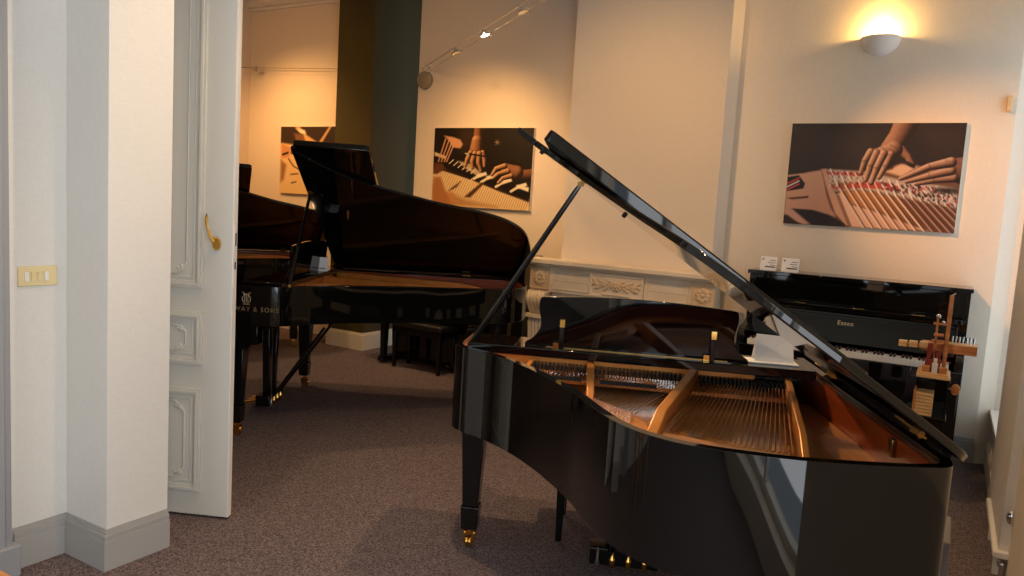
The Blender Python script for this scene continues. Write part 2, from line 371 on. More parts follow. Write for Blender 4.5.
MB().box(-0.62, -0.5, -0.12, 0.03, 0, 0.90).box(0.5, 0.62, -0.12, 0.03, 0, 0.90).box(-0.5, 0.5, -0.12, 0.03, 0.78, 0.90).build('surround', M['marble'], mt, bevel=0.004)
MB().box(-0.5, 0.5, -0.03, 0.03, 0, 0.78).build('firebox', M['dark'], mt)

# ------------------------------------------------------------------ door leaf
dl = bpy.data.objects.new('door_1', None); COL.objects.link(dl); struct(dl)
a = Vector((-3.50, 2.095)); bb = Vector((-2.880, 2.378)); L_ = (bb - a).length; ex = (bb - a).normalized()
dl.matrix_world = frame((a.x, a.y, 0.012), (ex.x, ex.y, 0), (-ex.y, ex.x, 0), (0, 0, 1))
# local: x along the leaf, y = thickness away from the camera, z up
MB().box(0, L_, 0, 0.042, 0, 3.3).build('leaf', M['door_white'], dl, bevel=0.003)
MB().box(L_, L_ + 0.003, 0.002, 0.040, 0.0, 3.29).build('leaf_edge', M['door_edge'], dl)
def panel(z0, z1, x0, x1, corner):
    mb = MB()
    for (i, w_, d) in ((0, 0.012, 0.012), (0.012, 0.014, 0.02), (0.026, 0.010, 0.008), (0.05, 0.006, 0.006)):
        xa, xb, za, zb = x0 + i, x1 - i, z0 + i, z1 - i
        mb.box(xa, xb, -d, 0, za, za + w_).box(xa, xb, -d, 0, zb - w_, zb).box(xa, xa + w_, -d, 0, za + w_, zb - w_).box(xb - w_, xb, -d, 0, za + w_, zb - w_)
    if corner:   # raised inner ornament with curled corners
        g = 0.085; xr = x1 - g; xl = x0 + g; zb, zt = z0 + g * 0.8, z1 - g * 0.8; r = min(0.05, (zt - zb) * 0.22)
        mb.tube([(xr, -0.004, zb + r), (xr, -0.004, zt - r)], 0.005, 6)
        for zc, sg in ((zb, 1), (zt, -1)):
            mb.tube([(xr, -0.004, zc + sg * r), (xr - 0.012, -0.005, zc + sg * r * 0.7), (xr - 0.012, -0.005, zc + sg * r * 0.35), (xr - 0.03, -0.005, zc + sg * r * 0.3), (xr - 0.045, -0.005, zc), (xr - 0.08, -0.004, zc)], 0.006, 6)
            mb.ball((xr - 0.022, -0.005, zc + sg * r * 0.55), 0.012, 7, (1, 0.5, 1.4)); mb.ball((xr - 0.04, -0.005, zc + sg * r * 0.5), 0.009, 7, (1, 0.5, 1))
    mb.build('panel_moulding', M['door_white'], dl, bevel=0.002)
XP = L_ - 0.135
panel(0.115, 0.625, 0.10, XP, True); panel(0.735, 0.99, 0.10, XP, True); panel(1.10, 2.75, 0.10, XP, True)
hd = MB()
hx, hz = L_ - 0.085, 1.36
hd.lathe([(0.001, 0.012), (0.02, 0.012), (0.024, 0.006), (0.024, 0.0)], 16, 0, Matrix.Translation((hx + 0.01, 0, hz - 0.045)) @ Matrix.Rotation(PI / 2, 4, 'X') @ Matrix.Diagonal((0.85, 1.3, 1, 1)))
hd.tube([(hx + 0.01, -0.005, hz - 0.02), (hx + 0.01, -0.045, hz - 0.02)], 0.009, 8)
hd.tube([(hx + 0.016, -0.045, hz - 0.035), (hx, -0.047, hz - 0.008), (hx - 0.014, -0.047, hz + 0.03), (hx - 0.02, -0.047, hz + 0.075), (hx - 0.018, -0.047, hz + 0.092)], [0.008, 0.007, 0.006, 0.008, 0.004], 8)
hd.build('door_handle', M['brass'], dl)
MB().box(L_ + 0.003, L_ + 0.005, 0.010, 0.032, 1.24, 1.42).box(L_ + 0.003, L_ + 0.005, 0.012, 0.030, 1.12, 1.2).build('lock_plate', M['trim'], dl)
MB().box(L_ + 0.005, L_ + 0.0056, 0.016, 0.028, 1.31, 1.37).box(L_ + 0.005, L_ + 0.0056, 0.016, 0.026, 1.20, 1.235).build('latch', M['dark'], dl)

# light switch on the left wall
sw = thing('light_switch', 'cream plate with four rocker switches on the white wall beside the pillar', 'light switch', (-3.148, 1.652, 1.19), PI / 2)
MB().box(-0.076, 0.076, -0.009, 0.0, -0.04, 0.04).build('plate', M['switch'], sw, bevel=0.004)
for k in range(4):
    MB().add([(-0.046 + k * 0.025 + d, -0.0095 - e, z) for d in (-0.008, 0.008) for (z, e) in ((-0.018, 0.001), (-0.018, 0.006 if k in (0, 3) else 0.003), (0.018, 0.003 if k in (0, 3) else 0.006), (0.018, 0.001))],
             [(0, 1, 2, 3), (7, 6, 5, 4), (0, 4, 5, 1), (1, 5, 6, 2), (2, 6, 7, 3), (3, 7, 4, 0)]).build('rocker', M['switch_key'] if k in (0, 3) else M['switch'], sw)

# ------------------------------------------------------------------ grand pianos
# local frame: x across (treble -, bass +), y from tail (0) to keyboard front (LEN), z up
BASE = [(0.80, 0.15), (0.775, 0.085), (0.717, 0.055), (0.568, 0.024), (0.372, 0.004), (0.21, 0.016), (0.11, 0.036), (0.033, 0.070), (-0.04, 0.125), (-0.10, 0.20),
        (-0.150, 0.295), (-0.195, 0.40), (-0.245, 0.52), (-0.315, 0.65), (-0.395, 0.785), (-0.50, 0.93), (-0.625, 1.06), (-0.735, 1.14), (-0.793, 1.215), (-0.808, 1.32)]
ZT, ZR = 0.972, 0.606
def make_grand(name, label, LEN, phi, detail, prop_y, group, n_str=(34, 26), lidw=-1.60, W=1.0, flap_in=0.0, zr=0.606):
    g = thing(name, label, 'piano', group=group)
    sy = (LEN - 0.52) / 1.2
    S = lambda y: y * sy if y <= 1.2 else 1.2 * sy + (y - 1.2)
    body = [(x * W, S(y)) for x, y in BASE]
    path = [(0.755 * W, LEN - 0.12), (0.785 * W, 0.6), (0.797 * W, 0.25)] + catmull(body, 6) + [(-0.808 * W, LEN - 0.12)]
    path = [path[i] for i in range(len(path)) if i == 0 or (Vector(path[i]) - Vector(path[i - 1])).length > 1e-4]
    inn = offset(path, -0.0)
    # which side is inward: path goes spine -> tail -> treble (clockwise seen from above), inward is to the right
    off = lambda d: offset(path, -d)
    rim = MB().ring(path, off(0.032), zr, ZT, closed=False)
    for sx in (-1, 1):   # arms beside the keys
        xo = -0.808 * W if sx < 0 else 0.755 * W; xi = sx * 0.715 * W
        rim.box(min(xo, xi), max(xo, xi), LEN - 0.125, LEN, ZR, 0.80).box(min(xo, xi), max(xo, xi), LEN - 0.30, LEN - 0.02, 0.78, ZT - 0.03)
    if zr > ZR + 0.01:   # deeper cheeks by the keys
        for sx in (-1, 1):
            xo = -0.808 * W if sx < 0 else 0.755 * W; xi = sx * 0.715 * W
            rim.box(min(xo, xi), max(xo, xi), LEN - 0.42, LEN - 0.12, ZR, zr)
    rim.build('rim', M['black'], g, bevel=0.004, smooth=40)
    ir = MB().ring(off(0.033), off(0.056), 0.80, ZT - 0.014, closed=False)
    ir.build('inner_rim', M['mahogany'], g, smooth=40)
    yk = LEN - 0.52      # plate front
    inside = [p for p in off(0.054)]
    clip = [p for p in inside if p[1] < yk]
    sbp = [(0.70 * W, yk)] + clip + [(-0.736 * W, yk)]
    MB().prism(sbp, 0.83, 0.845).build('soundboard', M['spruce'], g, smooth=0)
    MB().prism([(x, y) for x, y in [(0.74 * W, LEN - 0.15)] + [q for q in off(0.03) if q[1] < LEN - 0.16] + [(-0.74 * W, LEN - 0.15)]], zr + 0.005, zr + 0.02).build('bottom_board', M['black_edge'], g, smooth=0)
    # cast frame: band along the bent side, front wall, struts
    fr = MB()
    bs = [i for i, p in enumerate(path) if p[1] < yk - 0.02 and p[0] < 0.52 * W]
    o1 = [off(0.056)[i] for i in bs]; o2 = []
    for i in bs:
        yy = path[i][1] / sy
        wb = 0.075 + 0.085 * max(0.0, 1 - abs(yy - 0.42) / 0.45); o2.append(off(0.056 + wb)[i])
    fr.ring(o1, o2, 0.885, 0.90, closed=False)
    fr.box(-0.69 * W, 0.47 * W, yk - 0.006, yk + 0.012, 0.865, 0.955)
    fr.box(-0.47 * W, 0.62 * W, yk - 0.14, yk - 0.006, 0.875, 0.892)
    fro = fr.build('iron_frame', M['gold'], g, bevel=0.003, smooth=40)
    def strut(p0, p1, w0, w1, z0=0.955, z1=0.93, m='gold'):
        a = Vector(p0); b = Vector(p1); d = (b - a).normalized(); nrm = Vector((-d.y, d.x))
        vs = []
        for (p, w_, zt) in ((a, w0, z0), (a.lerp(b, 0.80), (w0 + w1) / 2, (z0 * 0.3 + z1 * 0.7)), (b, w1, 0.90)):
            for sg in (-1, 1):
                q = p + nrm * sg * w_ / 2; vs += [(q.x, q.y, 0.882), (q.x, q.y, zt)]
        fs = []
        for i in range(2):
            o_ = i * 4; fs += [(o_, o_ + 4, o_ + 5, o_ + 1), (o_ + 2, o_ + 3, o_ + 7, o_ + 6), (o_ + 1, o_ + 5, o_ + 7, o_ + 3), (o_, o_ + 2, o_ + 6, o_ + 4)]
        fs += [(0, 1, 3, 2), (8, 10, 11, 9)]
        MB().add(vs, fs).build('strut', M[m], fro, bevel=0.004)
    strut((-0.205 * W, yk - 0.01), (-0.185 * W, S(0.58)), 0.030, 0.026, 0.952, 0.932)
    strut((0.225 * W, yk - 0.01), (0.005 * W, S(0.30)), 0.034, 0.036, 0.958, 0.950)
    strut((0.600 * W, yk - 0.01), (0.445 * W, S(0.20)), 0.024, 0.022, 0.958, 0.935)
    strut((-0.45 * W, yk - 0.01), (-0.475 * W, S(1.04)), 0.022, 0.022, 0.945, 0.915)
    # bridges
    br = MB().tube([(-0.43 * W, S(1.05), 0.868), (-0.38 * W, S(1.0), 0.88), (-0.28 * W, S(0.87), 0.88), (-0.16 * W, S(0.72), 0.88), (-0.03 * W, S(0.56), 0.88), (0.02 * W, S(0.52), 0.868)], 0.02, 6)
    br.build('long_bridge', M['maple'], g)
    MB().tube([(0.05 * W, S(0.40), 0.878), (0.20 * W, S(0.34), 0.878), (0.42 * W, S(0.30), 0.878)], 0.022, 6).build('bass_bridge', M['maple'], g)
    if detail:
        bx = [(-0.43, 1.05), (-0.28, 0.87), (-0.16, 0.72), (-0.03, 0.56)]
        for k in range(n_str[0]):    # treble strings, from the agraffes over the bridge to the hitch pins
            t = k / (n_str[0] - 1); xa = (-0.43 + 0.62 * t) * W; u_ = t * 2.999; i0 = int(u_); fr_ = u_ - i0
            ex_, ey_ = [bx[i0][c] * (1 - fr_) + bx[i0 + 1][c] * fr_ for c in (0, 1)]
            MB().tube([(xa, yk - 0.125, 0.915), (ex_ * W, S(ey_), 0.909), ((ex_ - 0.02) * W, S(ey_ - 0.10), 0.903)], 0.0012, 4).build('treble_string', M['steel'], g, smooth=0)
        for k in range(n_str[1]):    # copper-wound bass strings
            t = k / (n_str[1] - 1)
            MB().tube([((0.245 + 0.325 * t) * W, yk - 0.125, 0.928), ((0.035 + 0.385 * t) * W, S(0.27 + 0.17 * (1 - t)), 0.906)], 0.0022, 5).build('bass_string', M['copper'], g, smooth=0)
        for k in range(64):          # dampers
            x = (-0.44 + 1.03 * k / 63) * W
            if abs(x + 0.205 * W) < 0.022 or abs(x - 0.205 * W) < 0.03: continue
            MB().box(x - 0.004, x + 0.004, yk - 0.10, yk - 0.03, 0.905, 0.938).build('damper', M['dark'], g, smooth=0)
        ag = MB()
        for k in range(60):
            x = (-0.44 + 0.63 * k / 59) * W; ag.box(x - 0.003, x + 0.003, yk - 0.132, yk - 0.122, 0.892, 0.924)
        ag.build('agraffe_row', M['chrome'], g, smooth=0)['kind'] = 'stuff'
        MB().box(-0.35 * W, -0.23 * W, yk - 0.245, yk - 0.22, 0.913, 0.924).box(-0.16 * W, 0.06 * W, yk - 0.255, yk - 0.23, 0.913, 0.924).build('muting_felt', M['dark'], g)
        hp = MB()
        for k in range(40):
            t = k / 39; q = (bx[0][0] + (0.44) * t, 0) ; i0 = min(2, int(t * 3)); fr_ = t * 3 - i0; q = [bx[i0][c] * (1 - fr_) + bx[i0 + 1][c] * fr_ for c in (0, 1)]; q = (q[0] * W - 0.02, S(q[1]) - 0.03); hp.box(q[0] - 0.003, q[0] + 0.003, q[1] - 0.004, q[1] + 0.004, 0.888, 0.920)
        hp.build('hitch_pins', M['steel'], g, smooth=0)['kind'] = 'stuff'
        MB().box(0.722 * W, 0.742 * W, S(0.36), S(0.39), 0.90, 0.955).build('lid_catch', M['brass_old'], g, bevel=0.003)
    # key end: shelf, fallboard, keys, slip
    ys = yk - 0.03
    MB().box(-0.735 * W, 0.705 * W, ys, ys + 0.26, 0.955, 0.992).build('desk_shelf', M['black'], g, bevel=0.004)
    MB().box(-0.714 * W, 0.714 * W, LEN - 0.29, LEN - 0.26, 0.76, 0.985).build('fallboard', M['black'], g, bevel=0.004)
    MB().box(-0.714 * W, 0.714 * W, LEN - 0.26, LEN - 0.01, ZR, 0.70).build('keybed', M['black_edge'], g, bevel=0.004)
    kb = MB()
    for k in range(52): kb.box(-0.612 + k * 0.0235, -0.612 + k * 0.0235 + 0.0228, LEN - 0.26, LEN - 0.06, 0.70, 0.742)
    kb.build('white_keys', M['ivory'], g, smooth=0)
    kk = MB()
    for k in range(51):
        if k % 7 in (1, 3, 4, 6, 0): kk.box(-0.612 + (k + 1) * 0.0235 - 0.006, -0.612 + (k + 1) * 0.0235 + 0.006, LEN - 0.26, LEN - 0.11, 0.74, 0.755)
    kk.build('black_keys', M['dark'], g, smooth=0)
    MB().box(-0.714 * W, -0.62 * W, LEN - 0.26, LEN - 0.02, 0.70, 0.77).box(0.62 * W, 0.714 * W, LEN - 0.26, LEN - 0.02, 0.70, 0.77).box(-0.714 * W, 0.714 * W, LEN - 0.045, LEN - 0.02, 0.69, 0.735).build('key_block', M['black'], g, bevel=0.004)
    # music desk: curved outline, hinged on the shelf, leaning to the tail
    yd = ys + 0.06; zb = 0.993
    c = -0.005 if detail else 0.0
    half = [(0.455, 0.0), (0.452, 0.012), (0.425, 0.03), (0.398, 0.065), (0.392, 0.10), (0.402, 0.15), (0.40, 0.185), (0.385, 0.197), (0.30, 0.203), (0.15, 0.211), (0, 0.214)]
    hh = catmull(half, 4); out_ = [(-c - 0.03 + x * 1.03, z * 1.09) for x, z in hh] + [(-c - 0.03 - x * 1.03, z * 1.09) for x, z in hh[::-1][1:]]
    T = Matrix.Translation((0, yd, zb)) @ Matrix.Rotation(PI / 2 + 0.05, 4, 'X')
    md = MB().prism(out_, -0.009, 0.009, 0, T).build('music_desk', M['black'], g, bevel=0.004)
    MB().box(-0.40, 0.36, yd - 0.012, yd - 0.009, 0.9925, 0.9955).build('hinge_strip', M['brass_old'], md)
    for x in ((-0.335, 0.293) if detail else ()):
        pr = MB().box(x - 0.010, x + 0.010, yd - 0.035, yd - 0.018, 0.993, 1.085).build('desk_prop', M['black_edge'], md, bevel=0.002)
        MB().box(x - 0.0105, x + 0.0105, yd - 0.036, yd - 0.0175, 1.085, 1.118).box(x - 0.035, x - 0.012, yd - 0.032, yd - 0.02, 0.994, 1.016).build('brass_cap', M['brass'], pr)
    # legs with casters
    lgy = LEN - (0.36 if detail else 0.26)
    legs = [(-0.710 * W, lgy), (0.70 * W, lgy), (0.40 * W, S(0.30))]
    for (lx, ly) in legs:
        lg = MB().box(lx - 0.062, lx + 0.062, ly - 0.062, ly + 0.062, 0.565, ZR + 0.02)
        lg.taper((lx, ly, 0.20), 0.036, 0.036, (lx, ly, 0.57), 0.054, 0.054).taper((lx, ly, 0.09), 0.037, 0.037, (lx, ly, 0.20), 0.043, 0.043)
        lo = lg.build('leg', M['black_edge'], g, bevel=0.004)
        cs = MB().tube([(lx, ly, 0.092), (lx, ly, 0.06)], 0.014, 10).box(lx - 0.026, lx - 0.018, ly - 0.028, ly + 0.02, 0.025, 0.068).box(lx + 0.018, lx + 0.026, ly - 0.028, ly + 0.02, 0.025, 0.068).box(lx - 0.026, lx + 0.026, ly - 0.01, ly + 0.02, 0.060, 0.072)
        for dx in (-0.008, 0.008): cs.lathe([(0.001, -0.007), (0.024, -0.007), (0.028, -0.003), (0.028, 0.003), (0.024, 0.007), (0.001, 0.007)], 18, 0, Matrix.Translation((lx + dx, ly - 0.012, 0.0285)) @ Matrix.Rotation(PI / 2, 4, 'Y'))
        cs.build('caster', M['brass'], lo)
    # lyre with pedals
    ly = LEN - (0.43 if detail else 0.22); lyr = MB().box(-0.15, 0.15, ly - 0.05, ly + 0.05, 0.04, 0.115).box(-0.12, 0.12, ly - 0.04, ly + 0.04, 0.59, ZR + 0.01)
    for sx in (-1, 1):
        lyr.taper((sx * 0.06, ly, 0.115), 0.022, 0.024, (sx * 0.085, ly, 0.60), 0.024, 0.026)
    lyo = lyr.build('lyre', M['black_edge'], g, bevel=0.004)
    for x in (-0.02, 0.0, 0.02): MB().tube([(x * 1.6, ly, 0.115), (x * 1.6, ly, 0.60)], 0.004, 6).build('pedal_rod', M['chrome'], lyo)
    for sx in (-1, 1): MB().tube([(sx * 0.06, ly - 0.05, 0.10), (sx * 0.09, ly - 0.42, 0.62)], 0.011, 6).build('lyre_brace', M['black_edge'], lyo)
    MB().lathe([(0.001, -0.07), (0.010, -0.07), (0.012, -0.05), (0.006, -0.03), (0.005, 0.02)], 12, 0, Matrix.Translation((-0.115, ly - 0.055, 0.105))).build('pedal_bolt', M['chrome'], lyo)
    for x in (-0.07, 0.0, 0.07):
        MB().taper((x, ly + 0.05, 0.062), 0.010, 0.004, (x, ly + 0.051, 0.072), 0.010, 0.004).add(
            [(x - 0.008, ly + 0.03, 0.062), (x + 0.008, ly + 0.03, 0.062), (x + 0.019, ly + 0.14, 0.040), (x + 0.012, ly + 0.165, 0.036), (x - 0.012, ly + 0.165, 0.036), (x - 0.019, ly + 0.14, 0.040),
             (x - 0.008, ly + 0.03, 0.074), (x + 0.008, ly + 0.03, 0.074), (x + 0.019, ly + 0.14, 0.054), (x + 0.012, ly + 0.165, 0.048), (x - 0.012, ly + 0.165, 0.048), (x - 0.019, ly + 0.14, 0.054)],
            [(5, 4, 3, 2, 1, 0), (6, 7, 8, 9, 10, 11)] + [(i, (i + 1) % 6, 6 + (i + 1) % 6, 6 + i) for i in range(6)]).build('pedal', M['brass'], lyo, bevel=0.002)
        MB().lathe([(0.001, -0.07), (0.010, -0.07), (0.013, -0.05), (0.013, -0.03), (0.006, -0.02), (0.006, 0.0)], 12, 0, Matrix.Translation((x + 0.02, ly - 0.052, 0.105)) ).build('pedal_bolt', M['brass'], lyo)
    # lid, folded-back front flap, hinges, prop
    al = math.radians(2.0); HX, HZ = 0.82 * W, ZT - 0.001
    LT = Matrix.Translation((HX, 0.14, HZ)) @ Matrix.Rotation(al, 4, 'Z') @ Matrix.Rotation(phi, 4, 'Y') @ Matrix.Translation((0, -0.14, 0))
    def tol(q): X, Y = q[0] - HX, q[1] - 0.14; return (X * math.cos(al) + Y * math.sin(al), -X * math.sin(al) + Y * math.cos(al) + 0.14)
    yh = S(1.2) + 0.05
    lo_ = [tol(p) for p in offset(path, 0.012)]
    lo_ = [p for p in lo_ if p[1] < yh - 0.03 and p[0] < -0.02]
    lidp = [(0, yh), (0, 0.13)] + lo_ + [(lidw * W, yh - 0.03), (lidw * W, yh)]
    lid = MB().prism(lidp, 0.0, 0.024, 0, LT).build('lid', M['black'], g, bevel=0.005, smooth=40, seg=3)
    fx = lidw + flap_in
    fl = [(fx * W, yh - 0.01), ((fx + 0.01) * W, yh - 0.48), ((fx + 0.025) * W, yh - 0.50), (-0.10, yh - 0.50), (-0.08, yh - 0.48), (-0.08, yh - 0.01)]
    MB().prism(fl, 0.0245, 0.070, 0, LT).build('lid_flap', M['black'], lid, bevel=0.006, seg=3)
    for x in (-1.40, -0.8, -0.2): MB().box(x * W - 0.03, x * W + 0.03, yh - 0.012, yh + 0.004, 0.012, 0.036, 0, LT).build('flap_hinge', M['brass'], lid)
    for x in (-1.50, -1.08): MB().lathe([(0.001, -0.012), (0.008, -0.012), (0.010, 0.0)], 10, 0, LT @ Matrix.Translation((x * W, yh - 0.10, 0))).build('rubber_stop', M['dark'], lid)
    for y in (S(0.40), yh - 0.02):
        MB().box(-0.075, 0.008, y - 0.035, y + 0.035, -0.003, 0.001, 0, LT).build('lid_hinge', M['brass_old'], lid)
        MB().tube([LT @ Vector((-0.008, y - 0.03, -0.004)), LT @ Vector((-0.008, y + 0.03, -0.004))], 0.008, 8).build('hinge_pin', M['brass_old'], lid)
    px, py, w_ = prop_y
    top = LT @ Vector((-w_, yh - 0.03, -0.006))
    bot = Vector((px, py, ZT + 0.004))
    d = (top - bot)
    pm = MB().tube([bot, bot + d * 0.1, top - d * 0.04, top], [0.012, 0.016, 0.011, 0.008], 8)
    po = pm.build('lid_prop', M['black_edge'], g)
    MB().tube([bot + Vector((0.10, 0.03, 0)), bot + d * 0.30], 0.009, 8).build('short_prop', M['black_edge'], po)
    MB().ball(tuple(bot), 0.016, 8).build('prop_socket', M['brass_old'], po)
    MB().box(top.x - 0.013, top.x + 0.013, top.y - 0.015, top.y + 0.015, top.z - 0.012, top.z + 0.006).build('prop_cup', M['brass_old'], po)
    return g

piano_1 = make_grand('grand_piano', 'large black grand piano in front, lid raised, bronze frame and strings showing', 1.72, math.radians(34), True, (-0.735, 1.30, 1.30), None, lidw=-1.645, flap_in=0.15)
piano_1.location = (-0.627, 1.884, 0); piano_1.rotation_euler = (0, 0, math.radians(22.5))
PH2 = 32.3
piano_2 = make_grand('grand_piano', 'black grand piano behind the open door with pale lettering on its side and lid raised', 2.08, math.radians(PH2), False, (-0.74, 1.49, 1.12), None, zr=0.725)
P2 = dict(x=-4.145, y=3.955, ang=math.radians(28))
def place_grand(g, LEN, cx, cy, ang):
    """cx,cy: middle of the front legs; ang: direction from keyboard to tail"""
    t = Vector((math.cos(ang), math.sin(ang)))
    o = Vector((cx, cy)) + t * (LEN - 0.36)
    g.location = (o.x, o.y, 0); g.rotation_euler = (0, 0, ang + PI / 2)
place_grand(piano_2, 2.08, P2['x'], P2['y'], P2['ang'])
piano_2.scale.z = 1.025
piano_3 = make_grand('grand_piano', 'black grand piano furthest left at the back, half hidden by the other raised lid', 1.80, math.radians(30), False, (-0.74, 1.49, 1.12), None, zr=0.725)
place_grand(piano_3, 1.80, -6.27, 4.52, math.radians(50))
# lettering and emblem on the cheek of the second grand
TL = frame((-0.8085, 2.08 - 0.345, 0.815), (0, -1, 0), (0, 0, 1), (-1, 0, 0))
text_mesh('lettering', 'STEINWAY & SONS', 0.040, M['letter'], piano_2, TL, spacing=1.25)
em = MB()
for sx in (-1, 1):
    em.tube([(sx * 0.006, -0.032, 0), (sx * 0.024, -0.018, 0), (sx * 0.026, 0.004, 0), (sx * 0.014, 0.018, 0), (sx * 0.018, 0.034, 0), (sx * 0.028, 0.036, 0)], 0.0034, 6)
for x in (-0.010, 0, 0.010): em.tube([(x, -0.024, 0), (x, 0.030, 0)], 0.0018, 5)
em.tube([(-0.016, 0.026, 0), (0.016, 0.026, 0)], 0.002, 5).tube([(-0.022, -0.036, 0), (0.022, -0.036, 0)], 0.0034, 6)
emo = em.build('emblem', M['letter'], piano_2); emo.data.transform(TL @ Matrix.Translation((0, 0.078, 0)) @ Matrix.Diagonal((1, 1, 0.3, 1)))

# ------------------------------------------------------------------ benches
def bench(name, label, loc, rz, w, d, h, group=None):
    b = thing(name, label, 'bench', loc, rz, group)
    MB().box(-w / 2, w / 2, -d / 2, d / 2, h - 0.06, h).build('cushion', M['seat'], b, bevel=0.018, seg=3)
    MB().box(-w / 2 + 0.01, w / 2 - 0.01, -d / 2 + 0.01, d / 2 - 0.01, h - 0.12, h - 0.058).build('apron', M['black_edge'], b, bevel=0.004)
    for sx in (-1, 1):
        for sy in (-1, 1):
            cx, cy = sx * (w / 2 - 0.035), sy * (d / 2 - 0.035)
            MB().taper((cx, cy, 0), 0.014, 0.014, (cx, cy, h - 0.11), 0.024, 0.024).build('leg', M['black_edge'], b, bevel=0.003)
    return b
th = math.radians(22.5)
def p1w(x, y): return (-0.627 + x * math.cos(th) - y * math.sin(th), 1.884 + x * math.sin(th) + y * math.cos(th), 0)
bench('piano_bench', 'black piano bench under the keyboard of the nearest grand piano', p1w(0.06, 1.69), th, 0.80, 0.40, 0.48)
bench('piano_bench', 'small black bench beyond the second grand piano, before the black upright', (-4.24, 5.74, 0), math.radians(-4), 0.62, 0.28, 0.46)

# ------------------------------------------------------------------ uprights
def make_upright(label, Wd, Hh, keys, loc, rz=0.0, logo=None, D=0.34):
    """local: x across, y=0 front of the case, depth to +y, keys towards -y"""
    u = thing('upright_piano', label, 'piano', loc, rz)
    w = Wd / 2
    MB().box(-w, -w + 0.03, 0, D, 0.05, Hh - 0.03).box(w - 0.03, w, 0, D, 0.05, Hh - 0.03).box(-w + 0.03, w - 0.03, D - 0.03, D, 0.05, Hh - 0.03).box(-w, w, 0.0, D, 0.02, 0.05).build('case', M['black'], u, bevel=0.003)
    MB().box(-w - 0.012, w + 0.012, -0.03, D + 0.005, Hh - 0.028, Hh).build('top_lid', M['black'], u, bevel=0.005)
    MB().box(-w + 0.03, w - 0.03, 0.012, 0.03, 0.78, Hh - 0.028).build('upper_panel', M['black'], u)
    MB().box(-w + 0.03, w - 0.03, 0.012, 0.03, 0.05, 0.60).build('lower_panel', M['black'], u)
    md = MB().box(-w + 0.03, w - 0.03, -0.075, 0.012, 1.00, 1.018).box(-w + 0.03, w - 0.03, -0.08, -0.07, 1.0, 1.03).build('music_shelf', M['black'], u, bevel=0.002)
    MB().box(-w, w, -0.27, 0.0, 0.60, 0.715).build('keybed', M['black'], u, bevel=0.006)
    for sx in (-1, 1):
        x0, x1 = (-w, -w + 0.05) if sx < 0 else (w - 0.05, w)
        MB().add([(x, y, z) for x in (x0, x1) for (y, z) in ((0, 0.71), (-0.25, 0.71), (-0.25, 0.78), (-0.19, 0.83), (-0.05, 0.85), (0, 0.88))],
                 [(0, 1, 2, 3, 4, 5), (11, 10, 9, 8, 7, 6)] + [(i, 6 + i, 6 + (i + 1) % 6, (i + 1) % 6) for i in range(6)]).build('cheek', M['black'], u, bevel=0.004)
        lx = sx * (w - 0.045)
        lg = MB().taper((lx, -0.20, 0.05), 0.024, 0.026, (lx, -0.20, 0.60), 0.034, 0.036).box(lx - 0.034, lx + 0.034, -0.25, 0.02, 0.02, 0.07).build('leg', M['black_edge'], u, bevel=0.003)
        MB().lathe([(0.001, -0.012), (0.018, -0.012), (0.018, 0.012), (0.001, 0.012)], 14, 0, Matrix.Translation((lx, -0.22, 0.018)) @ Matrix.Rotation(PI / 2, 4, 'Y')).build('caster', M['brass'], lg)
    # open fallboard leaning back against the panel, folded lip below the logo
    a0 = math.radians(78)
    T = Matrix.Translation((0, -0.045, 0.775)) @ Matrix.Rotation(a0, 4, 'X')
    fb = MB().box(-w + 0.052, w - 0.052, 0, 0.205, -0.008, 0.008, 0, T).box(-w + 0.052, w - 0.052, 0.19, 0.21, -0.02, 0.012, 0, T).build('fallboard', M['black'], u, bevel=0.003)
    MB().box(-w + 0.07, w - 0.07, -0.118, -0.112, 0.7415, 0.756).build('key_felt', M['wood_red'], u)
    for x in (-0.33, 0.05, 0.42): MB().box(x - 0.04, x + 0.04, -0.079, -0.068, 1.03, 1.036).build('shelf_hinge', M['brass'], md)
    if logo:
        text_mesh('logo', logo, 0.046, M['letter'], u, T @ Matrix.Translation((-0.02, 0.128, 0.0085)) @ Matrix.Shear('XZ', 4, (0.0, 0.0)), spacing=1.05)
    n = 52; kw = (2 * w - 0.16) / n
    if keys:
        for k in range(n):
            x = -w + 0.08 + k * kw
            MB().box(x + 0.0006, x + kw - 0.0006, -0.255, -0.11, 0.716, 0.752).build('white_key', M['ivory'], u, smooth=0)
            if k < n - 1 and k % 7 in (0, 2, 3, 5, 6): MB().box(x + kw - 0.006, x + kw + 0.006, -0.205, -0.11, 0.752, 0.766).build('black_key', M['dark'], u, smooth=0)
    else:
        kb = MB()
        for k in range(n): kb.box(-w + 0.08 + k * kw + 0.0006, -w + 0.08 + (k + 1) * kw - 0.0006, -0.255, -0.11, 0.716, 0.742)
        kb.build('keyboard', M['ivory'], u, smooth=0)
    for x in (-0.09, 0, 0.09):
        MB().add([(x - 0.012, 0.02, 0.055), (x + 0.012, 0.02, 0.055), (x + 0.02, -0.09, 0.045), (x - 0.02, -0.09, 0.045), (x - 0.012, 0.02, 0.068), (x + 0.012, 0.02, 0.068), (x + 0.02, -0.09, 0.058), (x - 0.02, -0.09, 0.058)],
                 [(3, 2, 1, 0), (4, 5, 6, 7), (0, 1, 5, 4), (1, 2, 6, 5), (2, 3, 7, 6), (3, 0, 4, 7)]).build('pedal', M['brass'], u, bevel=0.003)
    return u
make_upright('black upright piano with open keyboard below the large print of two hands on strings', 1.42, 1.235, True, (-0.578, 5.765, 0), 0, 'Essex')
make_upright('black upright piano under the small print on the far wall, behind the second grand', 1.46, 1.16, False, (-4.02, 5.915, 0), D=0.30)

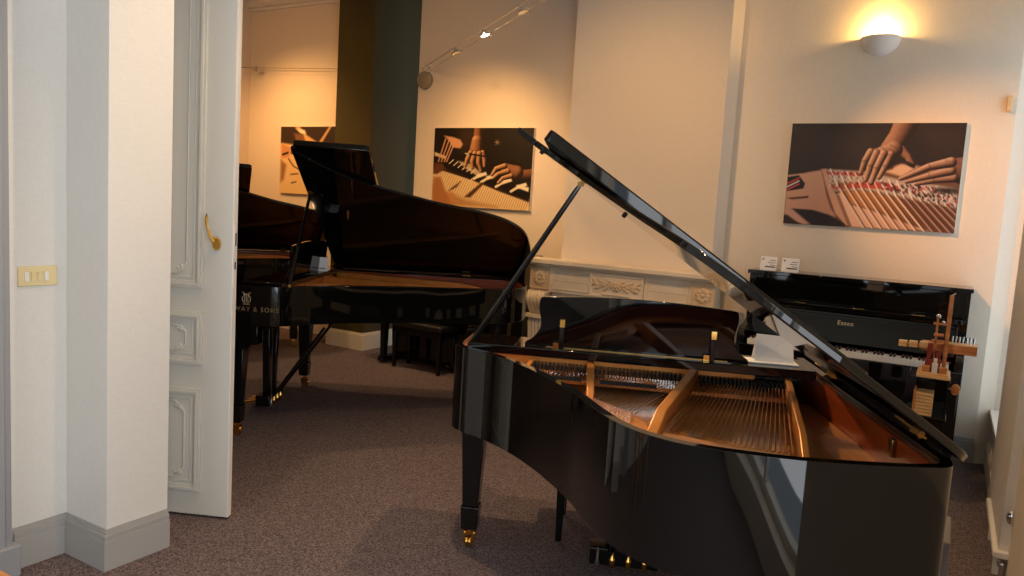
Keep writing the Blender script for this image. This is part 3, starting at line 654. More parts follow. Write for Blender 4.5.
# cards on the upright, leaflet and sheet on the grand
def price_card(label, x, y, z, w, h, rz, grp):
    c = thing('price_card', label, 'card', (x, y, z), rz, grp)
    MB().add([(-w / 2, -0.022, 0), (w / 2, -0.022, 0), (w / 2, 0, h), (-w / 2, 0, h), (w / 2, 0.022, 0), (-w / 2, 0.022, 0)], [(0, 1, 2, 3), (2, 4, 5, 3)]).build('card', M['white'], c, smooth=0).modifiers.new('s', 'SOLIDIFY').thickness = 0.0012
    T = frame((0, -0.0225, 0), (1, 0, 0), Vector((0, 0.022, h)).normalized(), Vector((0, -h, 0.022)).normalized())
    pr = MB().box(-w * 0.40, -w * 0.31, h * 0.76, h * 0.88, 0, 0.0006, 0, T)
    for k, (a_, b_) in enumerate(((0.05, 0.42), (-0.05, 0.4), (0.1, 0.42), (-0.2, 0.42))): pr.box(w * a_, w * b_, h * (0.72 - k * 0.17), h * (0.72 - k * 0.17) + (0.004 if k < 3 else 0.009), 0, 0.0006, 0, T)
    pr.build('print', M['ink'], c, smooth=0)
    return c
price_card('white folded card at the left end of the upright piano top', -1.175, 5.84, 1.236, 0.118, 0.10, 0.02, 'cards on the upright piano')
price_card('white folded card on the upright piano top, second from its left end', -1.02, 5.84, 1.236, 0.122, 0.10, 0.0, 'cards on the upright piano')
lf = thing('leaflet', 'white leaflet standing propped on the nearest grand piano beside its music desk', 'leaflet', p1w(0.56, 1.31)[:2] + (0.997,), th + 0.05)
MB().add([(-0.08, -0.02, 0), (0.08, -0.02, 0), (0.078, 0.012, 0.105), (-0.076, 0.008, 0.112), (0.08, 0.045, 0), (-0.08, 0.045, 0)], [(0, 1, 2, 3), (2, 4, 5, 3)]).build('pages', M['white'], lf, smooth=0).modifiers.new('s', 'SOLIDIFY').thickness = 0.0015
o = MB().box(-0.14, 0.10, -0.05, 0.06, 0, 0.004).build('booklet', M['white'], smooth=0); tag(o, 'flat white booklet lying under the leaflet on the nearest grand piano', 'booklet')
o.location = p1w(0.555, 1.30)[:2] + (0.9925,); o.rotation_euler = (0, 0, th)

c2 = thing('price_card', 'white folded card standing on the second grand piano behind its lid prop', 'card', (-4.10, 4.21, 1.018), math.radians(34))
MB().add([(-0.045, -0.02, 0), (0.045, -0.02, 0), (0.045, 0, 0.105), (-0.045, 0, 0.105), (0.045, 0.02, 0), (-0.045, 0.02, 0)], [(0, 1, 2, 3), (2, 4, 5, 3)]).build('card', M['white'], c2, smooth=0).modifiers.new('s', 'SOLIDIFY').thickness = 0.0012
MB().box(-0.03, 0.03, -0.0215, -0.021, 0.02, 0.026).build('print', M['ink'], c2)

# ------------------------------------------------------------------ action model on its display stand
st = thing('display_stand', 'black display stand with an open shelf in front of the upright piano', 'stand', (-0.02, 5.10, 0))
MB().box(-0.15, 0.13, -0.20, 0.16, 0, 0.03).build('base', M['black_edge'], st, bevel=0.004)
MB().box(-0.15, 0.08, 0.10, 0.13, 0.03, 0.735).build('back_panel', M['black'], st, bevel=0.003)
MB().box(-0.13, 0.085, -0.16, 0.10, 0.505, 0.52).build('shelf', M['black'], st, bevel=0.003)
MB().box(-0.13, 0.085, -0.16, 0.13, 0.735, 0.752).build('top', M['black'], st, bevel=0.003)
MB().box(0.072, 0.080, -0.155, -0.12, 0.52, 0.735).build('post', M['black_edge'], st)
MB().lathe([(0.001, 0.0), (0.032, 0.0), (0.034, 0.006), (0.032, 0.012), (0.001, 0.012)], 24, 0, Matrix.Translation((0.115, -0.02, 0.68)) @ Matrix.Rotation(PI / 2, 4, 'X') @ Matrix.Diagonal((0.7, 1, 1, 1))).tube([(0.08, -0.02, 0.68), (0.115, -0.02, 0.68)], 0.006).build('disc', M['wood_mid'], st)
kb = thing('slat_stack', 'small stack of pale wooden slats on the shelf of the black display stand', 'wood block', (-0.055, 5.02, 0.52))
for k in range(7): MB().box(-0.045, 0.045, -0.07, 0.06, 0.004 + k * 0.0195, 0.0205 + k * 0.0195).build('slat', M['wood_light'], kb, bevel=0.001)
MB().box(-0.058, -0.047, -0.07, 0.06, 0.0, 0.152).build('end_board', M['wood_mid'], kb)
am = thing('action_model', 'wooden piano action model with keys and tuning pins on the black display stand', 'model', (-0.025, 5.08, 0.7525))
MB().box(-0.085, 0.085, -0.17, 0.10, 0, 0.018).box(-0.075, 0.075, -0.16, 0.09, 0.018, 0.030).build('base', M['wood_light'], am, bevel=0.003)
MB().box(0.036, 0.058, -0.04, -0.005, 0.03, 0.475).build('post', M['wood_mid'], am, bevel=0.002)
MB().box(-0.08, 0.205, 0.0, 0.10, 0.135, 0.185).build('pin_plank', M['wood_mid'], am, bevel=0.003)
MB().box(0.06, 0.205, 0.002, 0.098, 0.185, 0.192).build('plank_top', M['wood_light'], am)
for k in range(7): MB().tube([(0.075 + k * 0.018, 0.04 + 0.02 * (k % 2), 0.19), (0.075 + k * 0.018, 0.04 + 0.02 * (k % 2), 0.235)], 0.004, 8).tube([(0.075 + k * 0.018, 0.04 + 0.02 * (k % 2), 0.21), (0.075 + k * 0.018, 0.04 + 0.02 * (k % 2), 0.235)], 0.0055, 8).build('tuning_pin', M['chrome'], am)
for k in range(3): MB().box(-0.20 + k * 0.055, -0.155 + k * 0.055, -0.02, 0.03, 0.145 + k * 0.003, 0.18 + k * 0.003).build('hammer_block', M['wood_light'], am, bevel=0.002)
MB().box(-0.20, -0.02, 0.03, 0.06, 0.14, 0.165).build('hammer_rail', M['wood_mid'], am)
MB().box(-0.05, 0.03, -0.10, -0.03, 0.03, 0.10).box(-0.045, -0.02, -0.09, -0.05, 0.10, 0.19).box(0.0, 0.025, -0.09, -0.05, 0.10, 0.16).build('wippen', M['wood_red'], am, bevel=0.003)
MB().box(-0.03, 0.036, -0.06, -0.035, 0.195, 0.212).box(-0.022, 0.03, -0.07, -0.04, 0.235, 0.25).box(-0.015, -0.003, -0.06, -0.045, 0.10, 0.34).box(-0.03, 0.04, -0.055, -0.04, 0.30, 0.312).build('lever', M['wood_mid'], am, bevel=0.002)
MB().ball((-0.008, -0.055, 0.35), 0.014, 8).ball((0.02, -0.055, 0.318), 0.010, 8).tube([(0.047, -0.02, 0.475), (0.065, -0.02, 0.49)], 0.004, 6).build('screw', M['chrome'], am)
MB().box(-0.012, 0.018, -0.155, -0.12, 0.03, 0.085).box(-0.006, 0.012, -0.145, -0.13, 0.085, 0.115).build('key_tip', M['ivory'], am, bevel=0.002)
MB().box(-0.06, -0.02, -0.15, -0.10, 0.03, 0.065).box(0.025, 0.065, -0.15, -0.10, 0.03, 0.065).build('key_wood', M['wood_mid'], am, bevel=0.002)

# ------------------------------------------------------------------ wall prints
def homog(src, dst):
    A = []; b = []
    for (x, y), (u, v) in zip(src, dst):
        A += [[x, y, 1, 0, 0, 0, -u * x, -u * y], [0, 0, 0, x, y, 1, -v * x, -v * y]]; b += [u, v]
    h = np.linalg.solve(np.array(A, float), np.array(b, float)); return np.append(h, 1).reshape(3, 3)
class Paint:
    def __init__(s, corners, nu, nv, bg):
        Hm = homog([(0, 1), (1, 1), (1, 0), (0, 0)], corners)   # TL TR BR BL
        U, V = np.meshgrid(np.linspace(0, 1, nu), np.linspace(0, 1, nv)); s.nu, s.nv = nu, nv
        q = Hm @ np.stack([U.ravel(), V.ravel(), np.ones(U.size)])
        s.X = q[0] / q[2]; s.Y = q[1] / q[2]; s.C = np.tile(np.array(bg, float), (U.size, 1)); s.U, s.V = U.ravel(), V.ravel()
        s.rng = np.random.default_rng(3)
    def blend(s, a, col):
        col = np.array(col, float)
        s.C = s.C * (1 - a[:, None]) + (col if col.ndim == 2 else col[None, :]) * a[:, None]
    def segd(s, p, q, r0, r1):
        d = np.array(q, float) - p; L2 = (d ** 2).sum() + 1e-9
        t = np.clip(((s.X - p[0]) * d[0] + (s.Y - p[1]) * d[1]) / L2, 0, 1)
        return np.hypot(s.X - p[0] - t * d[0], s.Y - p[1] - t * d[1]) - (r0 + (r1 - r0) * t)
    def poly(s, pts, col, soft=3, alpha=1.0, col2=None, ax=None):
        n = len(pts); ins = np.zeros(s.X.size, bool); dm = np.full(s.X.size, 1e9)
        for i in range(n):
            (x0, y0), (x1, y1) = pts[i], pts[(i + 1) % n]
            if y0 != y1:
                c = ((y0 > s.Y) != (y1 > s.Y)) & (s.X < (x1 - x0) * (s.Y - y0) / (y1 - y0) + x0); ins ^= c
            dm = np.minimum(dm, s.segd((x0, y0), (x1, y1), 0, 0))
        sd = np.where(ins, -dm, dm); a = np.clip(0.5 - sd / (2 * soft), 0, 1) * alpha
        if col2 is not None:
            (xa, ya), (xb, yb) = ax; L2 = (xb - xa) ** 2 + (yb - ya) ** 2
            t = np.clip(((s.X - xa) * (xb - xa) + (s.Y - ya) * (yb - ya)) / L2, 0, 1)[:, None]
            col = np.array(col, float) * (1 - t) + np.array(col2, float) * t
        s.blend(a, col)
    def line(s, p, q, r, col, r1=None, soft=2, alpha=1.0):
        sd = s.segd(p, q, r, r if r1 is None else r1); s.blend(np.clip(0.5 - sd / (2 * soft), 0, 1) * alpha, col)
    def finger(s, pts, r, col, hi, lo):
        for k in range(len(pts) - 1):
            s.line(pts[k], pts[k + 1], r + 3, lo, soft=3)
        for k in range(len(pts) - 1): s.line(pts[k], pts[k + 1], r, col, soft=4)
        for k in range(len(pts) - 1):
            (x0, y0), (x1, y1) = pts[k], pts[k + 1]; s.line((x0 - r * 0.3, y0 - r * 0.2), (x1 - r * 0.3, y1 - r * 0.2), r * 0.35, hi, soft=5, alpha=0.7)
        for p in pts[1:-1]: s.line((p[0] - r * 0.7, p[1]), (p[0] + r * 0.7, p[1] - 1), 1.2, lo, soft=2, alpha=0.6)
    def limb(s, pts, rs, hi, mid, lo, L=(-0.55, -0.6, 0.58), soft=2.0):
        # a rounded form of the photographed hand: lit from the upper left inside the picture
        best = np.full(s.X.size, 1e9); nx = np.zeros(s.X.size); ny = np.zeros(s.X.size); rr = np.ones(s.X.size)
        for k in range(len(pts) - 1):
            p, q = np.array(pts[k], float), np.array(pts[k + 1], float); d = q - p; L2 = (d ** 2).sum() + 1e-9
            t = np.clip(((s.X - p[0]) * d[0] + (s.Y - p[1]) * d[1]) / L2, 0, 1); r = rs[k] + (rs[k + 1] - rs[k]) * t
            vx, vy = s.X - p[0] - t * d[0], s.Y - p[1] - t * d[1]; dist = np.hypot(vx, vy) - r; m = dist < best
            best = np.where(m, dist, best); nx = np.where(m, vx / r, nx); ny = np.where(m, vy / r, ny); rr = np.where(m, r, rr)
        nz = np.sqrt(np.clip(1 - nx ** 2 - ny ** 2, 0, 1)); lam = np.clip(nx * L[0] + ny * L[1] + nz * L[2], 0, 1)[:, None]
        hi, mid, lo = [np.array(c, float) for c in (hi, mid, lo)]
        col = np.where(lam < 0.55, lo + (mid - lo) * (lam / 0.55), mid + (hi - mid) * ((lam - 0.55) / 0.45) ** 1.3)
        col = col * (1 + (s.rng.random((s.X.size, 1)) - 0.5) * 0.10)
        s.blend(np.clip(0.5 - best / (2 * soft), 0, 1), col)
    def crease(s, pts, w=1.6, col=(70, 42, 30), alpha=0.5):
        for k in range(len(pts) - 1): s.line(pts[k], pts[k + 1], w, col, soft=2, alpha=alpha)
    def hang(s, o, W_, H_, parent, th_=0.03, sat=0.85):
        lum = (s.C @ np.array([0.3, 0.59, 0.11]))[:, None]; s.C = lum + (s.C - lum) * sat; s.C = s.C + (s.rng.random(s.C.shape[0])[:, None] - 0.5) * 9
        C = (np.clip(s.C, 0, 255) / 255) ** 1.12; lin = np.where(C <= 0.04045, C / 12.92, ((C + 0.055) / 1.055) ** 2.4)
        co = np.stack([(s.U - 0.5) * W_, np.full(s.U.size, -th_ - 0.0005), (s.V - 0.5) * H_], 1)
        idx = np.arange(s.nu * s.nv).reshape(s.nv, s.nu)
        f = np.stack([idx[:-1, :-1], idx[:-1, 1:], idx[1:, 1:], idx[1:, :-1]], -1).reshape(-1, 4)
        me = bpy.data.meshes.new('print'); me.from_pydata(co.tolist(), [], f.tolist())
        ca = me.color_attributes.new('Col', 'FLOAT_COLOR', 'POINT')
        ca.data.foreach_set('color', np.concatenate([lin, np.ones((lin.shape[0], 1))], 1).astype(np.float32).ravel())
        me.materials.append(M['print']); ob = bpy.data.objects.new('print', me); COL.objects.link(ob); ob.parent = parent
        MB().box(-W_ / 2, W_ / 2, -th_, 0, -H_ / 2, H_ / 2).build('panel', M['trim'], parent)

# print 1: hands on the strings and tuning pins
p = Paint([(62, 42), (860, 40), (803, 545), (20, 500)], 300, 200, (50, 38, 32))
p.poly([(60, 40), (520, 40), (420, 190), (240, 240), (40, 260)], (66, 52, 45), 60, 0.8)
p.poly([(620, 40), (860, 40), (850, 190), (700, 190)], (70, 48, 36), 40, 0.8)
p.poly([(120, 268), (200, 250), (400, 262), (560, 225), (700, 240), (840, 320), (803, 545), (300, 520), (240, 470)], (120, 82, 58), 5)
p.poly([(480, 262), (560, 228), (640, 240), (560, 285)], (222, 176, 140), 6)
p.poly([(40, 278), (110, 270), (196, 256), (228, 380), (262, 470), (160, 440), (60, 432), (26, 440)], (216, 164, 132), 4, 1, (196, 140, 108), ((60, 280), (220, 460)))
p.poly([(40, 288), (92, 280), (120, 318), (112, 340), (36, 352)], (44, 28, 24), 3)
for k in range(3): p.line((38, 318 + k * 14), (92, 292 + k * 14), 4, (206, 74, 70) if k != 1 else (222, 200, 190))
p.poly([(38, 384), (136, 374), (134, 384), (60, 390)], (90, 50, 36), 3)
p.poly([(72, 436), (150, 440), (262, 478), (320, 512), (150, 502)], (46, 26, 20), 4)
p.poly([(26, 430), (60, 432), (146, 504), (112, 506), (20, 470)], (206, 156, 130), 5)
p.poly([(20, 460), (40, 462), (100, 505), (20, 502)], (60, 36, 28), 5)
p.poly([(194, 250), (216, 250), (246, 345), (300, 420), (335, 512), (312, 512), (256, 452), (228, 372)], (208, 156, 122), 3)
p.poly([(196, 252), (206, 300), (236, 390), (262, 462), (300, 500), (272, 480), (238, 430), (218, 370)], (112, 66, 46), 4, 0.8)
p.poly([(216, 252), (400, 262), (560, 300), (820, 340), (815, 430), (640, 395), (420, 350), (250, 352)], (196, 176, 160), 6, 0.9)
p.poly([(215, 262), (380, 268), (390, 284), (225, 276)], (186, 56, 50), 4, 0.9)
p.poly([(240, 330), (330, 312), (470, 312), (560, 330), (520, 345), (360, 338), (260, 346)], (196, 60, 40), 4, 0.9)
p.poly([(244, 322), (300, 308), (330, 316), (270, 334)], (150, 96, 44), 4)
p.poly([(300, 350), (420, 352), (520, 380), (700, 470), (640, 520), (440, 440), (330, 410)], (196, 122, 44), 5, 1, (120, 68, 26), ((360, 370), (640, 500)))
p.poly([(560, 390), (815, 440), (803, 545), (700, 530), (640, 480)], (108, 66, 44), 8)
p.poly([(260, 372), (290, 352), (322, 412), (430, 442), (580, 498), (690, 534), (330, 516)], (232, 186, 156), 4, 1, (206, 150, 116), ((300, 400), (660, 530)))
p.poly([(262, 372), (276, 366), (336, 514), (318, 512)], (140, 88, 62), 3, 0.8)
for k in range(14):
    x0 = 226 + k * 38; y0 = 250 + k * 7
    p.line((x0 + 40, y0 + 70), (x0 + 178 + k * 2, 545 + k * 2), 4.5, (232, 196, 170) if k < 8 else (190, 140, 112), soft=2)
    p.line((x0 + 48, y0 + 70), (x0 + 187 + k * 2, 545 + k * 2), 2.5, (70, 40, 26), soft=2, alpha=0.8)
    p.line((x0 + 10, y0), (x0 + 44, y0 + 78), 2.2, (240, 228, 216), soft=1.5)
for k in range(170):
    t = p.rng.random(); x = 470 + 350 * t; y = 322 + 60 * t + (p.rng.random() - 0.5) * (30 + 60 * t)
    p.line((x, y), (x + 5, y + 7), 3.2, [(226, 214, 202), (40, 28, 26), (176, 44, 38), (60, 44, 38)][k % 4], soft=2, alpha=0.85)
for k in range(40):
    x = 232 + 14.0 * (k % 12); y = 258 + 22 * (k // 12) + (k % 12); p.line((x, y), (x + 3, y + 8), 2, [(226, 214, 200), (60, 40, 36)][k % 2], soft=2, alpha=0.8)
HI, MID, LO = (226, 184, 152), (156, 108, 78), (50, 30, 22)
p.limb([(600, 10), (548, 110), (510, 160)], [58, 50, 46], (196, 142, 106), (140, 92, 62), LO)
p.limb([(560, 165), (590, 196), (610, 230)], [22, 17, 13], HI, MID, LO)
p.line((592, 226), (616, 238), 9, (44, 30, 26), soft=4)
p.limb([(528, 160), (470, 182), (432, 180)], [40, 34, 22], (206, 158, 124), (150, 102, 72), LO)
p.poly([(470, 216), (540, 206), (520, 250), (470, 262)], (40, 26, 20), 8, 0.8)
for pts, r in (([(512, 186), (488, 238), (460, 290)], [18, 15, 10]), ([(420, 172), (394, 214), (374, 270)], [17, 15, 10]), ([(448, 178), (420, 236), (398, 302)], [18, 16, 11]), ([(480, 182), (448, 246), (424, 314)], [19, 16, 11])):
    p.limb(pts, r, HI, MID, LO); (mx, my) = pts[1]
    p.crease([(mx - 12, my - 4), (mx, my - 2), (mx + 12, my + 2)]); p.crease([(mx - 10, my + 4), (mx + 10, my + 8)], 1.2)
p.crease([(470, 150), (500, 176), (508, 190)]); p.crease([(440, 158), (462, 182)]); p.crease([(510, 140), (550, 160)])
p.limb([(880, 262), (790, 254), (720, 262)], [72, 52, 38], (176, 124, 90), (126, 82, 58), LO)
for pts, r in (([(800, 292), (710, 302), (626, 320)], [20, 15, 9]), ([(790, 258), (690, 282), (584, 310)], [22, 16, 9]), ([(790, 220), (690, 240), (556, 296)], [24, 17, 9])):
    p.limb(pts, r, HI, MID, LO); (mx, my) = pts[1]; p.crease([(mx - 4, my - 12), (mx + 4, my + 12)])
for k in range(5): p.crease([(760 + k * 16, 206 + k * 3), (772 + k * 16, 222 + k * 2)], 1.4)
p.poly([(700, 335), (820, 340), (818, 366), (740, 362)], (44, 32, 26), 8, 0.8)
a1 = thing('wall_print', 'large wall print of hands on strings and red felt, above the upright piano', 'picture', (-0.580, YB, 1.968))
p.hang(a1, 1.143, 0.757, a1)

# print 2: hands over a keyboard and key ends
p = Paint([(45, 52), (638, 50), (610, 555), (25, 520)], 260, 176, (40, 30, 22))
p.poly([(180, 52), (330, 52), (300, 150), (200, 200)], (78, 52, 30), 30, 0.8)
p.poly([(28, 290), (610, 480), (610, 556), (25, 522)], (240, 204, 138), 4)
p.poly([(40, 205), (120, 236), (300, 330), (460, 395), (612, 440), (606, 500), (440, 440), (280, 372), (100, 300), (30, 300)], (34, 24, 18), 4)
p.poly([(42, 196), (110, 222), (112, 242), (42, 220)], (226, 196, 146), 4)
for k in range(12):
    x = 118 + k * 13; y = 262 + k * 6; p.line((x, y), (x + 24, y - 22), 3, (236, 214, 168) if k % 2 else (50, 34, 22), soft=1.5)
p.poly([(180, 250), (260, 270), (330, 330), (300, 345), (230, 300)], (228, 200, 150), 6, 0.8)
for x, y in ((290, 335), (350, 345), (440, 372), (530, 400)):
    p.poly([(x, y), (x + 60, y - 18), (x + 68, y + 2), (x + 10, y + 22)], (240, 222, 184), 4); p.line((x + 5, y + 14), (x - 30, y + 36), 8, (236, 216, 170))
p.poly([(534, 396), (608, 412), (604, 440), (540, 415)], (240, 224, 188), 4)
for k in range(44):
    x = 62 + k * 12.6; y = 306 + k * 4.4
    p.line((x, y), (x - 44, y + 96 + k * 0.6), 1.6, (150, 98, 44), soft=1.6, alpha=0.65)
for k in range(40):
    x = 110 + k * 12.6; y = 300 + k * 4.9; p.line((x, y), (x - 5, y + 7), 3.2, (104, 64, 28), soft=2, alpha=0.8)
p.poly([(26, 440), (120, 440), (240, 490), (420, 530), (25, 524)], (190, 128, 62), 14, 0.8)
p.poly([(320, 385), (336, 392), (256, 474), (222, 470)], (96, 56, 26), 5); p.poly([(140, 420), (200, 376), (176, 410), (130, 434)], (96, 56, 26), 6)
p.poly([(40, 350), (80, 350), (110, 440), (150, 480), (150, 516), (40, 500), (30, 420)], (196, 120, 58), 8); p.poly([(120, 455), (150, 440), (176, 496), (140, 506)], (214, 140, 72), 8)
p.poly([(38, 262), (90, 268), (110, 300), (60, 330), (34, 330)], (120, 62, 34), 6)
for dx in (0, 22, 44, 62): p.line((108 + dx, 120), (66 + dx * 0.8, 256), 4, (224, 156, 104), soft=2)
p.poly([(96, 98), (150, 106), (196, 122), (212, 150), (196, 176), (150, 170), (128, 130)], (226, 158, 104), 5)
HI, MID, LO = (240, 190, 132), (178, 112, 64), (56, 32, 18)
p.limb([(306, 30), (300, 110)], [24, 26], (196, 124, 70), (140, 84, 46), LO)
p.limb([(296, 128), (292, 180)], [32, 40], (226, 164, 108), (160, 100, 56), LO)
for pts, r in (([(330, 200), (340, 244), (340, 284)], [14, 12, 9]), ([(258, 200), (236, 246), (228, 282)], [15, 13, 9]), ([(284, 206), (266, 256), (270, 294)], [16, 13, 9]), ([(310, 206), (304, 264), (320, 312)], [16, 13, 9])):
    p.limb(pts, r, HI, MID, LO)
p.line((236, 208), (362, 226), 5, (34, 24, 20)); p.line((228, 206), (244, 210), 4, (230, 216, 190))
p.limb([(640, 330), (560, 338)], [34, 30], (176, 108, 60), (126, 74, 40), LO)
p.limb([(530, 322), (476, 304)], [44, 36], (216, 150, 92), (158, 98, 54), LO)
for pts, r in (([(500, 342), (452, 356), (424, 384)], [16, 13, 9]), ([(480, 314), (424, 330), (392, 358)], [17, 13, 9]), ([(462, 282), (412, 298), (386, 336)], [17, 14, 9])):
    p.limb(pts, r, HI, MID, LO)
for a_ in range(6): p.line((416 + 16 * math.cos(a_ * PI / 3), 138 + 16 * math.sin(a_ * PI / 3)), (416, 138), 1.6, (176, 148, 106), soft=1.5)
a2 = thing('wall_print', 'wall print of hands over piano keys on the far wall, left of the chimney breast', 'picture', (-4.01, YB + 0.10, 1.945))
p.hang(a2, 1.13, 0.765, a2, sat=0.75)

# print 3: close-up of timber and hands, partly hidden by the lid
p = Paint([(82, 48), (560, 48), (545, 480), (76, 468)], 200, 150, (244, 200, 132))
p.poly([(80, 46), (420, 46), (330, 160), (150, 160), (80, 150)], (70, 46, 30), 8)
p.poly([(170, 90), (230, 100), (270, 180), (190, 180)], (156, 98, 50), 8, 0.9)
p.poly([(170, 46), (205, 46), (250, 100), (330, 150), (400, 46), (560, 46), (560, 180), (260, 190), (230, 100)], (236, 178, 102), 6)
p.poly([(416, 46), (560, 46), (560, 130), (340, 170)], (60, 40, 28), 6)
p.poly([(180, 60), (240, 70), (250, 96), (210, 90)], (248, 232, 196), 6)
p.poly([(150, 180), (190, 195), (190, 230), (150, 220)], (60, 40, 28), 6)
p.poly([(84, 155), (150, 180), (140, 240), (90, 250)], (226, 150, 90), 8); p.line((96, 226), (130, 214), 6, (50, 30, 22))
p.line((134, 252), (170, 300), 4, (120, 76, 40)); p.line((170, 300), (222, 326), 4, (120, 76, 40))
p.poly([(84, 260), (120, 290), (104, 380), (84, 400)], (150, 96, 50), 10, 0.8)
p.line((152, 350), (196, 346), 4, (110, 70, 36)); p.line((156, 404), (186, 396), 4, (110, 70, 36))
p.poly([(78, 420), (240, 440), (330, 470), (78, 470)], (246, 204, 124), 20, 0.8)
a3 = thing('wall_print', 'wall print in amber tones beside the olive pier, half hidden by a raised lid', 'picture', (-6.316, 6.36, 1.978))
p.hang(a3, 1.13, 0.765, a3, sat=0.75)

# ------------------------------------------------------------------ lamps
sn = thing('wall_sconce', 'white plaster half bowl uplight glowing on the wall above the large print', 'wall lamp', (-0.607, YB, 2.955))
R_ = 0.132
prof = [(R_ * math.sin(a_), -R_ * 0.98 * math.cos(a_)) for a_ in np.linspace(0.02, PI / 2, 14)]
prin = [(r * 0.93, z * 0.93) for r, z in prof]
MB().lathe(prof + prin[::-1], 28, 0, None, PI, 2 * PI).build('bowl', M['plaster'], sn, smooth=50)
MB().ball((0, -0.05, -0.02), 0.028, 10).build('bulb', M['bulb'], sn)

def spot_lamp(label, loc, rz, lit, aim=(0.2, 0.3, -1)):
    s = thing('cable_spot', label, 'spotlight', loc, rz, 'spotlights on the cables')
    q = Vector(aim).normalized().to_track_quat('-Z', 'Y').to_matrix().to_4x4()
    MB().tube([(0, -0.055, 0.02), (0, 0.055, 0.02)], 0.004, 8).tube([(0, -0.055, 0.02), (0, -0.055, -0.012)], 0.003, 6).tube([(0, 0.055, 0.02), (0, 0.055, -0.012)], 0.003, 6).build('arm', M['chrome'], s)
    MB().lathe([(0.012, 0.03), (0.016, 0.012), (0.040, -0.012), (0.043, -0.018), (0.036, -0.016), (0.014, 0.006)], 20, 0, q).build('reflector', M['chrome'], s)
    MB().lathe([(0.001, -0.010), (0.034, -0.012), (0.034, -0.015), (0.001, -0.015)], 18, 0, q).build('lens', M['spot_on'] if lit else M['chrome'], s)
    return s
W1a, W1b = Vector((-4.735, 6.19, 2.925)), Vector((-2.0, 3.953, 2.925))
dirw = (W1b - W1a).normalized(); nw = Vector((-dirw.y, dirw.x, 0))
lw = thing('lighting_cable', 'pair of thin low voltage cables running from the grey disc across the room', 'cable', tuple(W1a))
for sg in (0, 1):
    off_ = nw * (-0.0) + nw * (0.085 * sg)
    MB().tube([off_, (W1b - W1a) + off_], 0.003, 6).build('wire', M['steel'], lw)
tf = thing('transformer', 'round grey transformer disc on the corner of the wall where two cables end', 'transformer', (-4.735, YB + 0.10, 2.80))
MB().lathe([(0.001, 0.055), (0.07, 0.055), (0.082, 0.048), (0.085, 0.035), (0.085, 0.0), (0.001, 0.0)], 28, 0, Matrix.Rotation(PI / 2, 4, 'X')).build('disc', M['cap_grey'], tf, smooth=40)
MB().tube([(-0.03, 0, 0.13), (-0.03, -0.05, 0.13)], 0.012, 8).tube([(0.05, 0, 0.13), (0.05, -0.05, 0.13)], 0.012, 8).tube([(-0.03, -0.03, 0.13), (0.0, -0.03, 0.08)], 0.004, 6).tube([(0.05, -0.03, 0.13), (0.03, -0.03, 0.08)], 0.004, 6).build('cable_holder', M['trim'], tf)
ang = math.atan2(dirw.y, dirw.x)
for tt, lab, lit in ((1.00, 'unlit chrome spotlight on the paired cables nearest the grey disc', False), (1.80, 'lit chrome spotlight in the middle of the paired cables', True), (2.62, 'chrome spotlight on the paired cables furthest from the grey disc, at the picture top', False)):
    q_ = W1a + dirw * tt + nw * 0.0375
    spot_lamp(lab, (q_.x, q_.y, q_.z - 0.012), ang, lit)
lw2 = tag(MB().tube([(-7.46, 6.2, 3.03), (-5.72, 6.2, 2.945)], 0.004, 6).build('lighting_cable', M['cap_grey']), 'single thin lighting cable in front of the wall beside the olive pier', 'cable')
spot_lamp('small chrome spotlight on the single cable near the open door', (-7.18, 6.2, 3.005), PI / 2, False)
tag(MB().box(-0.013, 0.013, -0.035, 0.0, -0.055, 0.05).box(-0.014, -0.004, -0.042, -0.035, -0.01, 0.045).build('wall_sensor', M['wood_light'], bevel=0.004), 'small cream sensor box in the corner right of the large print', 'sensor').location = (0.222, YB, 2.475)

# foreground bits: wooden corner at lower left, grey plinth at lower right
tb = thing('side_table', 'orange wood table whose corner shows at the lower left edge of the picture', 'table', (-2.185, 1.087, 0))
MB().box(-0.5, 0.0, -0.5, 0.0, 0.42, 0.45).build('tabletop', M['orange_wood'], tb, bevel=0.006)
for cx in (-0.46, -0.04):
    for cy in (-0.46, -0.04): MB().taper((cx, cy, 0), 0.016, 0.016, (cx, cy, 0.42), 0.022, 0.022).build('leg', M['orange_wood'], tb)
gb = thing('plinth', 'narrow grey plinth standing on the carpet beside the nearest grand piano', 'plinth', (0.022, 2.74, 0))
MB().box(-0.065, 0.065, -0.13, 0.13, 0.02, 0.64).build('body', M['grey_box'], gb, bevel=0.004)
MB().box(-0.055, 0.055, -0.12, 0.12, 0.0, 0.02).build('foot', M['dark'], gb)

# ------------------------------------------------------------------ light
def area(name, loc, rot, sx, sy, power, col):
    l = bpy.data.lights.new(name, 'AREA'); l.shape = 'RECTANGLE'; l.size = sx; l.size_y = sy; l.energy = power; l.color = col
    o = bpy.data.objects.new(name, l); COL.objects.link(o); o.location = loc; o.rotation_euler = rot; return o
def spot(name, loc, aim, power, size, blend, col, rad=0.03):
    l = bpy.data.lights.new(name, 'SPOT'); l.energy = power; l.spot_size = math.radians(size); l.spot_blend = blend; l.color = col; l.shadow_soft_size = rad
    o = bpy.data.objects.new(name, l); COL.objects.link(o); o.location = loc
    o.rotation_euler = (Vector(aim) - Vector(loc)).to_track_quat('-Z', 'Y').to_euler(); return o
def point(name, loc, power, col, rad=0.03):
    l = bpy.data.lights.new(name, 'POINT'); l.energy = power; l.color = col; l.shadow_soft_size = rad
    o = bpy.data.objects.new(name, l); COL.objects.link(o); o.location = loc; return o
DAY = (0.86, 0.93, 1.0); WARM = (1.0, 0.58, 0.24); WARM2 = (1.0, 0.66, 0.36)
